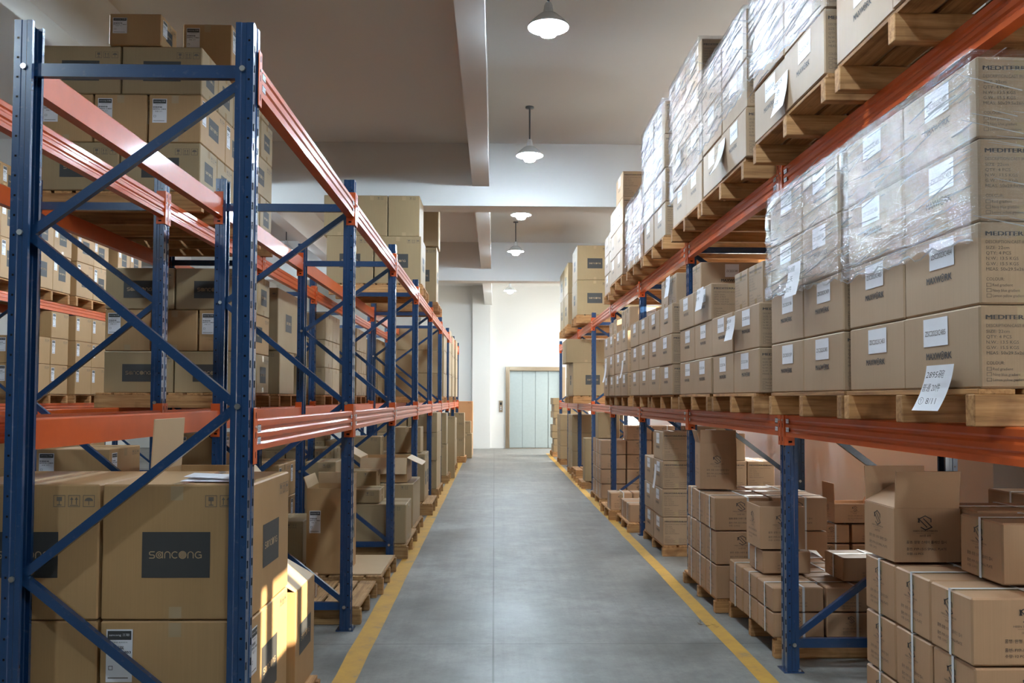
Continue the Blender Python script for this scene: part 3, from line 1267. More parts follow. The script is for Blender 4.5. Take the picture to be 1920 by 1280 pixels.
def carton(style, side, x, y, z, dx, dy, dz, label, group=None, rz=None, var=0, g=0.007):
    """x,y: centre; g: air left between neighbours"""
    if style == 'strap':
        g = max(g, .013)
    dx, dy, dz = round(dx - g, 3), round(dy - g, 3), round(dz - (0.008 if style == 'strap' else 0.003), 3)
    if rz is None:
        rz = random.uniform(-.004, .004)
    o = link(KIND.get(style, 'carton'), carton_mesh(style, side, dx, dy, dz, var), None, (x, y, z), rz)
    n = USED.get(label, 0)
    USED[label] = n + 1
    if n:
        print('DUP LABEL', label)
    tag(o, label, 'carton', group)
    A = 'W' if side > 0 else 'E'
    if style == 'code':
        w = min(.165, dy * .335)
        link('paper_label', paper_code((A, dx, dy, dz, random.choice((-.02, 0.0, .02)) * (dy > .4) + 0.0, round(dz * .25, 3), round(w, 3), round(min(.11, dz * .37), 3)), random.choice(CODES)), o)
    elif style in ('code_x', 'code_end'):
        link('paper_label', paper_code(('N', dx, dy, dz, 0.0, round(dz * .24, 3), .11, round(min(.11, dz * .40), 3)), random.choice(CODES)), o)
    elif style == 'label':
        link('paper_label', brand_label('N', dx, dy, dz, round(-dx / 2 + .075, 3), round(dz / 2 - .03 - min(.2, dz * .5) / 2, 3), .10, round(min(.20, dz * .5), 3)), o)
        link('paper_label', brand_label(A, dx, dy, dz, round(-dy / 2 + .065, 3), round(dz / 2 - .03 - min(.2, dz * .5) / 2, 3), .08, round(min(.18, dz * .5), 3)), o)
    elif style == 'strap':
        link('plastic_strap', strap_mesh(dx, dy, dz, side), o)
    return o


def stack(style, side, xf, y0, z0, cols, rows, tiers, where, heights=None, back=9, col0=0, tier0=0, alt=None, jit=0.006, row0=0, group=None, var=0, g=0.007):
    """cols: widths along y from the near end; rows: depths along x from the aisle face; tiers: heights.
    heights[c] = number of tiers in column c (for the front row)"""
    y = y0
    for ci, cw in enumerate(cols):
        x = xf
        for ri, rd in enumerate(rows):
            if ci and ri >= back:
                break
            nt = len(tiers) if heights is None else heights[ci] if ri == 0 or not isinstance(heights[ci], tuple) else heights[ci]
            if isinstance(nt, tuple):
                nt = nt[min(ri, len(nt) - 1)]
            z = z0 + .001
            for ti in range(nt):
                th = tiers[ti]
                st = style
                if alt and ti % 2:
                    st = alt
                xc = x + side * rd / 2
                yc = y + cw / 2
                if ri == 0:
                    xc -= side * random.uniform(0, jit * 1.5)
                rowt = '' if len(rows) == 1 and row0 == 0 else ', %s row' % ORD[ri + row0]
                lab = '%s carton, %s tier, %s column%s, %s' % (LOOK[st], ORD[ti + tier0], ORD[ci + col0], rowt, where)
                carton(st, side, xc, yc, z, rd, cw, th, lab, group or 'cartons, ' + where, var=var, g=g)
                z += th
            x += side * rd
        y += cw


def open_carton(x, y, z, dx, dy, dz, flaps, label, rz=0.0, side=1, style='strap', fh=None):
    """open box; flaps: dict face -> lift angle (0 = flat outwards level, 90 = upright, -60 = hanging)"""
    b = MB()
    t = 0.006
    c = M['card_r'] if style == 'strap' else M['card']
    b.box(-dx / 2, dx / 2, -dy / 2, -dy / 2 + t, 0, dz, c, .001)
    b.box(-dx / 2, dx / 2, dy / 2 - t, dy / 2, 0, dz, c, .001)
    b.box(-dx / 2, -dx / 2 + t, -dy / 2 + t, dy / 2 - t, 0, dz, c, .001)
    b.box(dx / 2 - t, dx / 2, -dy / 2 + t, dy / 2 - t, 0, dz, c, .001)
    b.box(-dx / 2 + t, dx / 2 - t, -dy / 2 + t, dy / 2 - t, 0, t, M['card_in'], 0)
    A = 'W' if side > 0 else 'E'
    if style == 'strap':
        qr_free_face(b, frame_of(A, dx, dy, dz), dy, dz)
        qr_free_face(b, frame_of('N', dx, dy, dz), dx, dz)
    elif style == 'logo':
        for fc, w in ((A, dy), ('N', dx)):
            f = frame_of(fc, dx, dy, dz)
            if fc == A:
                b.rect(f, -w * .3, w * .3, -dz * .15, dz * .15, M['panel'], .0012)
                round_word(b, f, 0, 0, w * .45, M['card_in'])
    o = b.build('open_carton')
    o.location = (x, y, z)
    o.rotation_euler = (0, 0, rz)
    tag(o, label, 'carton', 'open cartons')
    c = M['card_r'] if style == 'strap' else M['card_in']
    for fc, ang in flaps.items():
        w = dx if fc in 'NS' else dy
        h = fh or (dy if fc in 'NS' else dx) / 2
        f = MB()
        f.box(-w / 2 + .004, w / 2 - .004, 0, h, -t / 2, t / 2, c, .001)
        fo = f.build('flap', o)
        a = math.radians(ang)
        r = {'S': 0, 'N': PI, 'E': -PI / 2, 'W': PI / 2}[fc]
        p = {'S': (0, dy / 2 - t / 2, dz), 'N': (0, -dy / 2 + t / 2, dz), 'E': (dx / 2 - t / 2, 0, dz), 'W': (-dx / 2 + t / 2, 0, dz)}[fc]
        fo.matrix_local = Matrix.Translation(p) @ Matrix.Rotation(r, 4, 'Z') @ Matrix.Rotation(a, 4, 'X')
    return o


def wrap(x0, x1, y0, y1, z0, z1, side, label, slope=0.0, group='stretch wraps', taper=0.0):
    """loose film around a load; x0 is the aisle side; slope tilts the lower edge along y"""
    rnd = random.Random(int(y0 * 100) + int(z0 * 10))
    b = MB()
    off = 0.026
    xa, xb = x0 - side * off, x1 + side * off
    ya, yb = y0 - .020, y1 + .020
    per = [(xb, ya), (xa, ya), (xa, yb), (xb, yb)]
    pts = []
    for (p, q), (r, s) in zip(per, per[1:]):
        n = max(2, int(math.hypot(r - p, s - q) / 0.045))
        for k in range(n):
            pts.append((p + (r - p) * k / n, q + (s - q) * k / n))
    pts.append(per[-1])
    nz = max(3, int((z1 - z0) / 0.04))
    grid = []
    cx, cy = (xa + xb) / 2, (ya + yb) / 2
    for k in range(nz + 1):
        row = []
        for i, (p, q) in enumerate(pts):
            lo = z0 + slope * (q - y0) + rnd.uniform(-.015, .015)
            zz = lo + (z1 - lo) * k / nz
            d = rnd.uniform(-.004, .004)
            nx = -side if abs(p - xa) < 1e-6 else (0.3 * side if abs(p - xb) < 1e-6 else 0)
            ny = -1 if abs(q - ya) < 1e-6 else (1 if abs(q - yb) < 1e-6 else 0)
            row.append((p + nx * d, q + ny * d, zz))
        grid.append(row)
    n0 = len(pts)
    for row in grid:
        b.v += row
    i = b.mi(M['wrap'])
    for k in range(nz):
        for j in range(n0 - 1):
            b.f.append((k * n0 + j, k * n0 + j + 1, (k + 1) * n0 + j + 1, (k + 1) * n0 + j))
            b.m.append(i)
    # film folded a little way over the top
    top = [(p + (cx - p) * .25, q + (cy - q) * .25, z1 + .016) for p, q in pts]
    base = nz * n0
    n1 = len(b.v)
    b.v += top
    for j in range(n0 - 1):
        b.f.append((base + j, base + j + 1, n1 + j + 1, n1 + j))
        b.m.append(i)
    o = b.build('stretch_wrap', smooth=True)
    # film folds, glints put into their pale colour, mostly aisle side and near end
    fb = MB()
    yl = y1 - y0
    hz = z1 - z0
    for k in range(int(260 * yl * hz)):
        yc, zc = rnd.uniform(ya + .02, yb - .02), rnd.uniform(z0 + .02, z1 - .005)
        ln = rnd.uniform(.04, .20) * (1 + 2 * (rnd.random() < .15))
        sl = rnd.gauss(.06, .07)
        w = rnd.uniform(.0006, .0018)
        yA, yB = max(ya, yc - ln / 2), min(yb, yc + ln / 2)
        zA, zB = zc - sl * (yA - yc), zc - sl * (yB - yc)
        ti = rnd.uniform(-.003, .003)
        X_ = xa - side * .005
        pts_ = [(X_, yA, zA), (X_ + side * .0005, (yA + yB) / 2, (zA + zB) / 2 + rnd.uniform(-.004, .004)), (X_, yB, zB)]
        for (p, q, wa, wb) in ((pts_[0], pts_[1], .2, 1), (pts_[1], pts_[2], 1, .2)):
            fb.poly([(p[0] + ti, p[1], p[2] - w * wa), (q[0] + ti, q[1], q[2] - w * wb), (q[0] - ti, q[1], q[2] + w * wb), (p[0] - ti, p[1], p[2] + w * wa)], M['fold_glint'])
    for k in range(int(90 * abs(xb - xa) * hz)):
        xc, zc = rnd.uniform(min(xa, xb) + .02, max(xa, xb) - .05), rnd.uniform(z0 + .02, z1 - .005)
        ln = rnd.uniform(.05, .22)
        sl = rnd.gauss(-.12, .10)
        w = rnd.uniform(.0009, .002)
        Y_ = ya - .005
        fb.poly([(xc - ln / 2, Y_, zc - sl * ln / 2 - w * .3), (xc + ln / 2, Y_, zc + sl * ln / 2 - w), (xc + ln / 2, Y_ - .001, zc + sl * ln / 2 + w), (xc - ln / 2, Y_ - .001, zc - sl * ln / 2 + w * .3)], M['fold_glint'])
    # bunched rope of film along the lower edge
    zz = z0
    prev = None
    for k in range(26):
        yy = ya + (yb - ya) * k / 25
        q = (xa - side * .006, yy, z0 + slope * (yy - y0) + .01 * math.sin(k * 1.3) + rnd.uniform(-.008, .008))
        if prev:
            fb.poly([(prev[0], prev[1], prev[2] - .003), (q[0], q[1], q[2] - .003), (q[0] - side * .003, q[1], q[2] + .003), (prev[0] - side * .003, prev[1], prev[2] + .003)], M['fold_glint'])
        prev = q
    fo = fb.build('film_fold_glints', o)
    fo['kind'] = 'stuff'
    return tag(o, label, 'stretch wrap', group)


def note(x, y, z, w, h, side, lines, label, lean=0.12, skew=0.0, rz=0.0):
    """sheet of paper hanging on the aisle side, top edge at z"""
    b = MB()
    n = 8
    s = side
    prev = None
    for k in range(n + 1):
        t = k / n
        out = -s * (0.012 + lean * h * t * t)
        yy = skew * h * t
        row = [Vector((out, (-w / 2) + yy, -h * t)), Vector((out + s * .004, (w / 2) + yy, -h * t))]
        if prev:
            b.poly([prev[0], prev[1], row[1], row[0]], M['paper'])
        prev = row
    fr = (Vector((-s * (.016 + lean * h * .5), 0, -h / 2)), Vector((0, -s, 0)), Vector((0, 0, 1)), Vector((-s, 0, lean)).normalized())
    fr = (fr[0], fr[1], Vector((s * lean * .9, -skew, 1)).normalized(), fr[3])
    fs = h * .20
    for k, ln in enumerate(lines):
        b.text(fr, ln, 0, h * (.22 - k * .30), fs, M['ink'], w * (.62 if len(ln) > 3 else .5), off=.006)
    o = b.build('handwritten_note')
    o.location = (x, y, z)
    o.rotation_euler = (0, 0, rz)
    return tag(o, label, 'note', 'handwritten notes')


# ================================================================== RIGHT RACK, MIDDLE SHELF
PH = 0.12
Z_MID, Z_TOP = MIDZ + PH, TOPZ + PH
RW = lambda bay, lv: 'right rack %s bay %s' % (bay, lv)


def rpal(yc, z, bay, slot, wx=1.15, xf=1.51, dy=1.0, h=PH, lv='middle shelf', **kw):
    return pallet(xf + wx / 2, yc, z, 'wooden pallet on %s, %s slot, right rack %s bay' % (lv, slot, bay), wx, dy, h, **kw)


# first bay (next to the camera)
X = 1.53
rpal(3.245, MIDZ, 'first', 'near', dy=1.03)
rpal(4.29, MIDZ, 'first', 'far', dy=1.01)
stack('code', 1, X, 2.72, Z_MID, [.51, .51], [.295, .295, .295], [.265] * 4, RW('first', 'middle'), back=1)
stack('code', 1, X, 3.80, Z_MID, [.50, .50], [.295, .295, .295], [.265] * 4, RW('first', 'middle'), back=1, col0=2)
wrap(X, X + .89, 2.72, 3.74, 2.0, Z_MID + 1.07, 1, 'clear stretch wrap around upper cartons of the near middle-shelf load', 0.0)
wrap(X, X + .89, 3.80, 4.80, 2.02, Z_MID + 1.07, 1, 'clear stretch wrap around upper cartons of the second middle-shelf load', 0.03)
note(1.515, 2.93, 1.612, .19, .155, 1, ['2895碗', '普通 20件', '① 8/11'], 'white handwritten note hanging low on the nearest middle-shelf load', .25, .22)
note(1.485, 4.27, 2.165, .19, .165, 1, ['2858碗', '七天', '20件'], 'handwritten note stuck to wrapped second load on middle shelf', .15)

# second bay
rpal(6.68, MIDZ, 'second', 'far')
rpal(5.57, MIDZ, 'second', 'near')
stack('code', 1, X, 5.03, Z_MID, [.54, .54], [.295, .295, .295], [.264] * 3, RW('second', 'middle'), back=1, heights=[(2, 2, 2), (2, 2, 2)])
stack('code', 1, X, 6.13, Z_MID, [.54, .53], [.295, .295, .295], [.262] * 3, RW('second', 'middle'), back=1, col0=2)
for k, yy in enumerate((5.30, 5.62)):
    carton('code_end', 1, 1.84, yy, Z_MID + .528, .5, .30, .265, 'text-printed carton, %s of two end-on boxes atop right rack second bay' % ORD[k])
carton('code_x', 1, 1.86, 6.95, Z_MID + .786, .5, .29, .255, 'warm-lit labelled carton on top behind second upright, right rack middle shelf')
carton('code_x', 1, 2.33, 5.85, Z_MID + .528, .5, .29, .30, 'warm-lit carton at back of right rack second bay middle shelf')
note(1.505, 6.33, 2.30, .22, .16, 1, ['2810', '30件'], 'handwritten note at top of third column, right rack second bay', .1)
note(1.505, 5.50, 2.015, .20, .15, 1, ['2858', '25件'], 'handwritten note between two labelled cartons, second bay middle shelf', .15)

# third bay
rpal(7.92, MIDZ, 'third', 'near')
rpal(9.05, MIDZ, 'third', 'far')
stack('code', 1, 1.50, 7.36, Z_MID, [.56, .56], [.295, .295, .295], [.26] * 3, RW('third', 'middle'), back=1)
stack('code', 1, 1.50, 8.50, Z_MID, [.55, .55], [.295, .295, .295], [.26] * 3, RW('third', 'middle'), back=1, col0=2)
for k, yy in enumerate((7.60, 7.95)):
    carton('code_end', 1, 1.80, yy, Z_MID + .78, .5, .33, .27, 'text-printed carton, %s of end-on pair atop right rack third bay' % ORD[k])
note(1.535, 7.66, 2.57, .20, .18, 1, ['2830', '件'], 'note taped to end-on carton atop right rack third bay', .1)

# fourth bay
rpal(10.35, MIDZ, 'fourth', 'near')
rpal(11.45, MIDZ, 'fourth', 'far')
stack('code', 1, 1.50, 9.85, Z_MID, [.5, .5], [.295, .295], [.26] * 3, RW('fourth', 'middle'), back=1)
stack('code', 1, 1.50, 10.95, Z_MID, [.5, .5], [.295, .295], [.26] * 3, RW('fourth', 'middle'), back=1, col0=2)
for k, (yy, dz) in enumerate(((10.05, .24), (10.38, .24), (11.1, .20), (11.5, .18))):
    carton('code_end', 1, 1.78, yy, Z_MID + .78, .5, .30, dz, 'text-printed carton, %s in the end-on row atop right rack fourth bay' % ORD[k])
note(1.47, 11.45, Z_MID + .42, .2, .24, 1, ['2810'], 'pale blue-white note low at far end of right rack fourth bay', .15)
note(1.47, 9.95, Z_MID + .40, .15, .2, 1, ['2815', '8/3'], 'note hanging over lowest cartons at near end of fourth bay', .15)

# sixth bay, big greenish cartons
rpal(16.3, MIDZ, 'sixth', 'far', wx=1.2, xf=1.42, h=.14)
stack('logo', 1, 1.42, 15.8, MIDZ + .14, [1.0], [.72], [.60], RW('sixth', 'middle'))
carton('plain', 1, 1.66, 16.3, MIDZ + .74, .72, .95, .43, 'big plain carton shifted out on top, right rack sixth bay middle')
# sixth bay: slimmer ones behind
stack('plain', 1, 1.45, 17.1, Z_MID, [.55], [.6], [.4, .4], RW('seventh', 'middle'))
rpal(17.46, MIDZ, 'seventh', 'near', xf=1.45)

# ------------------------------------------------------------------ right rack, top shelf
T = .295
rpal(3.12, TOPZ, 'first', 'near', lv='top shelf', wx=1.2, xf=1.44, dy=1.06)
rpal(4.26, TOPZ, 'first', 'far', lv='top shelf', wx=1.2, xf=1.43, dy=1.06)
stack('code', 1, 1.45, 2.58, Z_TOP, [.54, .54], [.26], [T] * 3, RW('first', 'top'), back=1)
stack('code', 1, 1.44, 3.74, Z_TOP, [.54, .52], [.26, .26], [T] * 3, RW('first', 'top'), back=1, col0=2)
wrap(1.45, 1.71, 2.58, 3.66, 3.30, Z_TOP + .90, 1, 'clear stretch wrap on the nearest top-shelf load, right rack')
wrap(1.44, 1.96, 3.74, 4.80, 3.16, Z_TOP + .90, 1, 'shiny stretch wrap on second top-shelf load, catching the lamp glare', .10)
note(1.442, 4.31, 3.11, .20, .18, 1, ['2815', '三色', '30件'], 'handwritten note hanging under second load on right top shelf', .15)

rpal(5.62, TOPZ, 'second', 'near', lv='top shelf', wx=1.2, xf=1.46, dy=1.08)
rpal(6.70, TOPZ, 'second', 'far', lv='top shelf', wx=1.2, xf=1.46, dy=1.0)
stack('code', 1, 1.47, 5.04, Z_TOP, [.56, .52], [.26, .26, .26], [T] * 3, RW('second', 'top'), back=1)
stack('code', 1, 1.48, 6.19, Z_TOP, [.52, .52], [.26, .26, .26], [T] * 4, RW('second', 'top'), back=1, col0=2)
wrap(1.47, 2.25, 5.04, 6.12, 3.28, Z_TOP + .89, 1, 'stretch wrap over upper half of third top-shelf load, right rack', -.05)
wrap(1.48, 2.26, 6.19, 7.23, 3.15, Z_TOP + 1.19, 1, 'stretch wrap over tall fourth top-shelf load, right rack', -.05)
note(1.450, 6.9, 3.51, .18, .17, 1, ['2815'], 'curled note on fourth top-shelf load, right rack', .35)
note(1.472, 5.58, 3.16, .18, .20, 1, ['2816', '30件'], 'curled note beside third top-shelf load, right rack', .3)

rpal(8.02, TOPZ, 'third', 'near', lv='top shelf', wx=1.2, xf=1.45, dy=1.04)
rpal(9.1, TOPZ, 'third', 'far', lv='top shelf', wx=1.2, xf=1.45, dy=1.0)
stack('code', 1, 1.47, 7.50, Z_TOP, [.52, .52], [.30, .30, .30], [T] * 4, RW('third', 'top'), back=1)
stack('strap', 1, 1.47, 8.62, Z_TOP, [.34, .34, .34], [.35, .35], [.35, .35], RW('third', 'top'), col0=2)
wrap(1.47, 2.37, 7.50, 8.54, 3.20, Z_TOP + 1.19, 1, 'stretch wrap over fifth top-shelf load, right rack', -.08)
wrap(1.47, 2.17, 8.62, 9.64, 2.95, Z_TOP + .71, 1, 'stretch wrap over low sixth top-shelf load, right rack')

rpal(10.4, TOPZ, 'fourth', 'near', lv='top shelf', wx=1.2, xf=1.44)
rpal(11.5, TOPZ, 'fourth', 'far', lv='top shelf', wx=1.2, xf=1.50, dy=.98)
stack('code', 1, 1.45, 9.87, Z_TOP, [.55, .5], [.295, .295, .295], [T] * 4, RW('fourth', 'top'), back=1, heights=[(4, 4, 4), (3, 3, 3)])
stack('code', 1, 1.52, 11.08, Z_TOP, [.48, .48], [.295, .295], [.26] * 4, RW('fourth', 'top'), col0=2, heights=[3, 3])
for k, y0 in enumerate((15.0, 16.93, 17.98)):
    rpal(y0 + .46, TOPZ, ['sixth', 'seventh', 'seventh'][k], ['first', 'near', 'far'][k], lv='top shelf', wx=1.2, xf=1.40, h=.15, dy=.92)
    stack('logo', 1, 1.42, y0, TOPZ + .15, [.93], [.62, .50], [.60, .60], ['right rack sixth bay top', 'right rack seventh bay top', 'right rack seventh bay top, far load'][k])

# ------------------------------------------------------------------ right rack, floor
def fpal(xc, yc, label, **kw):
    return pallet(xc, yc, 0, label, **kw)


# near strapped stack
fpal(2.05, 3.35, 'floor pallet under nearest strapped cartons, right rack first bay', wx=1.0, dy=.92, h=.14)
fpalz = .14
stack('strap', 1, 1.60, 2.92, fpalz, [.29, .29, .285], [.42, .42], [.2325] * 3, RW('first', 'floor'), g=.006)
z3 = fpalz + .2325 * 3 + .006
carton('strap', 1, 1.78 + .20, 3.06 + .145, z3, .40, .29, .225, 'strapped carton set back on top of nearest floor stack')
carton('strap', 1, 1.88 + .20, 3.40 + .145, z3, .40, .29, .225, 'strapped carton behind it on nearest floor stack, beside the open box')
open_carton(1.60 + .14, 3.50 + .145, z3, .27, .28, .215, {'N': 84, 'S': 86, 'W': 150}, 'open brown carton with raised flaps on nearest floor stack', fh=.15)
carton('strap', 1, 2.66, 4.14, 0.142, .42, .5, .46, 'lower carton of rearmost pair behind the nearest floor stack')
carton('strap', 1, 2.66, 4.14, 0.604, .42, .4, .46, 'upper carton of rearmost pair behind the nearest floor stack')
fpal(2.80, 4.2, 'floor pallet at wall side behind nearest strapped stack', wx=.8, dy=.56, h=.14)

# low flat-carton pallet behind the first post
fpal(2.20, 5.58, 'floor pallet carrying flat strapped cartons beside the first right post', wx=1.15, dy=1.0, h=.12)
stack('strap', 1, 1.61, 5.07, .12, [.31, .31, .31], [.31, .31, .31], [.147, .147], RW('second', 'floor'))
z2 = .12 + .294 + .005
carton('strap', 1, 1.64 + .17, 5.40 + .16, z2, .31, .30, .145, 'flat strapped carton carrying an open box, right floor second bay')
open_carton(1.64 + .145, 5.40 + .16, z2 + .152, .28, .29, .26, {}, 'open flapless carton on flat strapped box behind first right post')
carton('strap', 1, 2.24, 5.33, z2, .36, .30, .145, 'pale-topped flat carton alone at back of low strapped pallet')
b = MB()
b.poly([(-.13, -.1, .004), (.12, -.08, .012), (.14, .09, .03), (-.1, .1, .006)], M['paper'])
b.poly([(.12, -.08, .0125), (.05, .0, .05), (.14, .09, .0305)], M['paper'])
tp = b.build('crumpled_paper')
tp.location = (2.02, 5.78, z2 + .035)
tag(tp, 'crumpled white paper sheet lying on low strapped cartons', 'paper')

# three-tier strapped stack with big open box
fpal(2.10, 6.68, 'floor pallet under three-tier strapped stack, right floor second bay', wx=1.1, dy=1.05, h=.10)
stack('strap', 1, 1.55, 6.14, .10, [.30, .30, .30], [.40, .40], [.237] * 3, 'right rack second bay floor rear load')
open_carton(1.69, 6.68, .10 + .711 + .012, .27, .28, .34, {'W': 75, 'N': 88}, 'tall open carton with flaps up on three-tier strapped stack', rz=-.10, fh=.10)

# group near the wall
for k, (xx, yy, n) in enumerate(((2.86, 7.55, 3), (3.18, 7.55, 3))):
    for t in range(2):
        carton('strap', 1, xx, yy, .12 + t * .165, .31, .31, .16, 'strapped carton, %s tier, %s pile, low load against right wall' % (ORD[t], ORD[k]))
fpal(3.02, 7.72, 'floor pallet against the right wall beyond the rack', wx=.8, dy=.72, h=.12)
open_carton(3.06, 7.53, .12 + .33 + .004, .36, .27, .16, {'W': 88, 'E': 60}, 'open carton with raised flap on low load against right wall', fh=.17)

# third bay floor : labelled cartons
fpal(2.18, 8.9, 'floor pallet under labelled cartons, right rack third bay', wx=1.15, dy=1.1, h=.10)
stack('code', 1, 1.61, 8.37, .10, [.50, .50], [.27, .27, .27, .27], [.268] * 3, RW('third', 'floor'), back=2)
carton('code', 1, 1.74, 8.62, .904, .26, .48, .28, 'thin dark-sided carton on end, top of right floor third bay')
carton('code_x', 1, 2.16, 8.50, .904, .50, .26, .265, 'warm-lit labelled carton atop right floor third bay, broadside')
carton('code_x', 1, 2.16, 8.85, .904, .50, .26, .32, 'taller carton behind broadside one, top of right floor third bay')
note(1.585, 8.55, .86, .12, .23, 1, ['2830', '8/5'], 'handwritten notes on top tier of labelled floor stack, third bay', .1)

# fourth bay floor : low boxes
fpal(2.02, 10.3, 'floor pallet with low grey-taped cartons, right rack fourth bay', wx=1.05, dy=.95, h=.10)
stack('strap', 1, 1.53, 9.92, .10, [.33, .33], [.38, .38], [.21], RW('fourth', 'floor'))
fpal(1.72, 11.30, 'small floor pallet sticking into aisle, right rack fourth bay', wx=.6, dy=.9, h=.12)
stack('strap', 1, 1.44, 10.85, .12, [.35], [.28, .28], [.22], 'right rack fourth bay floor rear load')

# fifth bay floor : strapped wall of cartons
fpal(2.05, 12.85, 'floor pallet under strapped cartons, right rack fifth bay', wx=1.15, dy=1.15, h=.10)
stack('strap', 1, 1.50, 12.3, .10, [.36, .36, .36], [.36, .36, .36], [.205] * 5, RW('fifth', 'floor'), heights=[(4, 5, 5), (4, 4, 4), (4, 4, 4)], back=1)
carton('plain', 1, 1.665, 12.88, .10 + .82 + .004, .32, .34, .38, 'tall plain carton on top, right floor fifth bay')
carton('plain', 1, 1.68, 13.225, .10 + .82 + .004, .24, .3, .30, 'narrow plain carton on top, right floor fifth bay')
# sixth bay floor
carton('plain', 1, 1.68, 14.8, 0.12, .34, .35, .72, 'tall narrow carton standing alone, right floor sixth bay')
fpal(1.75, 14.9, 'floor pallet below the lone tall narrow carton, right rack', wx=.6, dy=.7, h=.115)
fpal(1.98, 16.1, 'lower of two empty pallets, right floor sixth bay', wx=1.05, dy=.9, h=.11)
pallet(1.98, 16.1, .112, 'upper of two empty pallets, right floor sixth bay', 1.05, .9, .11)
fpal(2.05, 17.5, 'floor pallet below three-tier plain stack, seventh bay', wx=1.1, dy=1.0, h=.12)
stack('plain', 1, 1.52, 17.05, .12, [.5, .5], [.5, .5], [.355] * 3, RW('seventh', 'floor'), back=1)
fpal(2.05, 20.4, 'floor pallet below end stack, right rack eighth bay', wx=1.1, dy=1.0, h=.12)
stack('plain', 1, 1.50, 20.0, .12, [.4, .4], [.45, .45], [.30, .36, .36], RW('eighth', 'floor'), back=1)
fpal(2.0, 23.1, 'floor pallet past the far end of the right rack', wx=1.0, dy=1.0, h=.12)
rnd = random.Random(3)
for k in range(8):
    carton('plain', 1, 2.0 + rnd.uniform(-.03, .03), 23.1, .122 + k * .175, .9 + rnd.uniform(-.06, .06), .9, .172, 'flat worn carton, %s from floor, past far end of right rack' % ORD[k], 'flat cartons past the right rack', rz=rnd.uniform(-.03, .03))

# ================================================================== LEFT RACK
LW = lambda bay, lv: 'left rack %s bay %s' % (bay, lv)


def lpal(xf, yc, z, label, wx=1.1, dy=1.0, h=.13, **kw):
    return pallet(xf - wx / 2, yc, z, label, wx, dy, h, **kw)


# floor, first bay: two big panel cartons wide, two tiers
lpal(-.86, 3.95, 0, 'floor pallet under the big cartons at left front', wx=1.25, dy=.98, h=.115)
for t, z in enumerate((.118, .118 + .522)):
    for c, xc in enumerate((-1.222, -1.802)):
        st = 'logo' if t else 'label'
        dz = .52
        carton(st, -1, xc, 3.735, z, .575, .63, dz, 'big brown carton, %s, %s, nearest left floor load' % (
            ['lower tier with white sticker', 'upper tier with dark printed panel'][t], ['aisle side', 'inner side'][c]), rz=0.0, var=1)
open_carton(-1.21, 4.30, .118, .60, .42, .48, {'E': 150}, 'low open carton with sloping flap by the sun patch, left floor', side=-1, style='logo', fh=.22)
open_carton(-1.40, 4.30, .602, .38, .40, .55, {'E': -50, 'W': 93}, 'open carton with one tall raised flap, left floor first bay', side=-1, style='', fh=.24)
b = MB()
b.poly([(-.12, -.05, 0), (.12, -.07, 0), (.13, .06, .002), (-.1, .07, .012)], M['paper'])
b.poly([(-.12, -.01, .014), (.1, -.02, .006), (.11, .04, .018), (-.1, .06, .024)], M['paper'])
o = b.build('paper_sheet')
o.location = (-1.12, 3.55, .118 + 1.044 + .001)
tag(o, 'white paper sheets lying on top of the big left front carton', 'paper')

# second bay floor
lpal(-.875, 6.27, 0, 'empty grey pallet on floor, left rack second bay', wx=1.1, dy=.82, h=.12, grey=True)
lpal(-.84, 7.20, 0, 'grey pallet with cardboard sheet on floor, left second bay', wx=1.15, dy=.92, h=.14, grey=True)
b = MB()
b.box(-.58, .56, -.40, .42, 0, .008, M['card_in'])
o = b.build('cardboard_sheet')
o.location = (-1.42, 7.18, .142)
tag(o, 'flat cardboard sheet lying on grey pallet, left floor', 'cardboard sheet')
tall_open = open_carton(-1.275, 6.98, .152, .31, .43, .65, {'E': 88, 'W': 70, 'S': 95}, 'tall open carton with sticker standing on the cardboard sheet', side=-1, style='logo', fh=.09)
link('paper_label', brand_label('N', .31, .43, .65, -.09, .07, .085, .17), tall_open)
carton('plain', -1, -1.78, 6.46, .122, .42, .45, .50, 'brown carton at back of the empty grey pallet', rz=.03)
carton('plain', -1, -1.70, 7.32, .152, .36, .5, .36, 'dark low carton behind tall open sticker box, left floor')
carton('strap', -1, -1.30, 6.12, .122, .16, .20, .16, 'small strapped carton on empty grey pallet, nearest one')
carton('strap', -1, -1.48, 6.12, .122, .16, .20, .27, 'small upright carton beside nearest strapped one, grey pallet')

# third bay floor
lpal(-.80, 8.75, 0, 'grey pallet on floor, left rack third bay, near slot', wx=1.2, dy=1.05, h=.13, grey=True)
carton('plain', -1, -1.16, 8.55, .132, .68, .55, .37, 'low wide carton on grey pallet, left third bay', rz=0)
carton('plain', -1, -1.30, 8.52, .504, .45, .40, .13, 'flat white-topped pack on low wide carton, left third bay')
carton('plain', -1, -1.67, 8.75, .132, .30, .5, .75, 'upright carton behind low wide carton, left third bay')
for k in range(3):
    carton('plain', -1, -1.36 - .0 * k, 9.12, .132 + .21 * k, .34, .30, .205, 'small carton, %s tier of three-high pile, left third bay' % ORD[k])
lpal(-.82, 9.80, 0, 'grey pallet on floor, left rack third bay, far slot', wx=1.15, dy=.98, h=.13, grey=True)
carton('plain', -1, -1.14, 9.75, .132, .58, .9, .46, 'wide carton on far grey pallet, left third bay', rz=0)
open_carton(-1.18, 9.70, .596, .50, .55, .26, {'E': -25, 'N': -70, 'W': 30}, 'open carton with folded-out flaps atop wide carton, third bay', side=-1, style='', fh=.18)
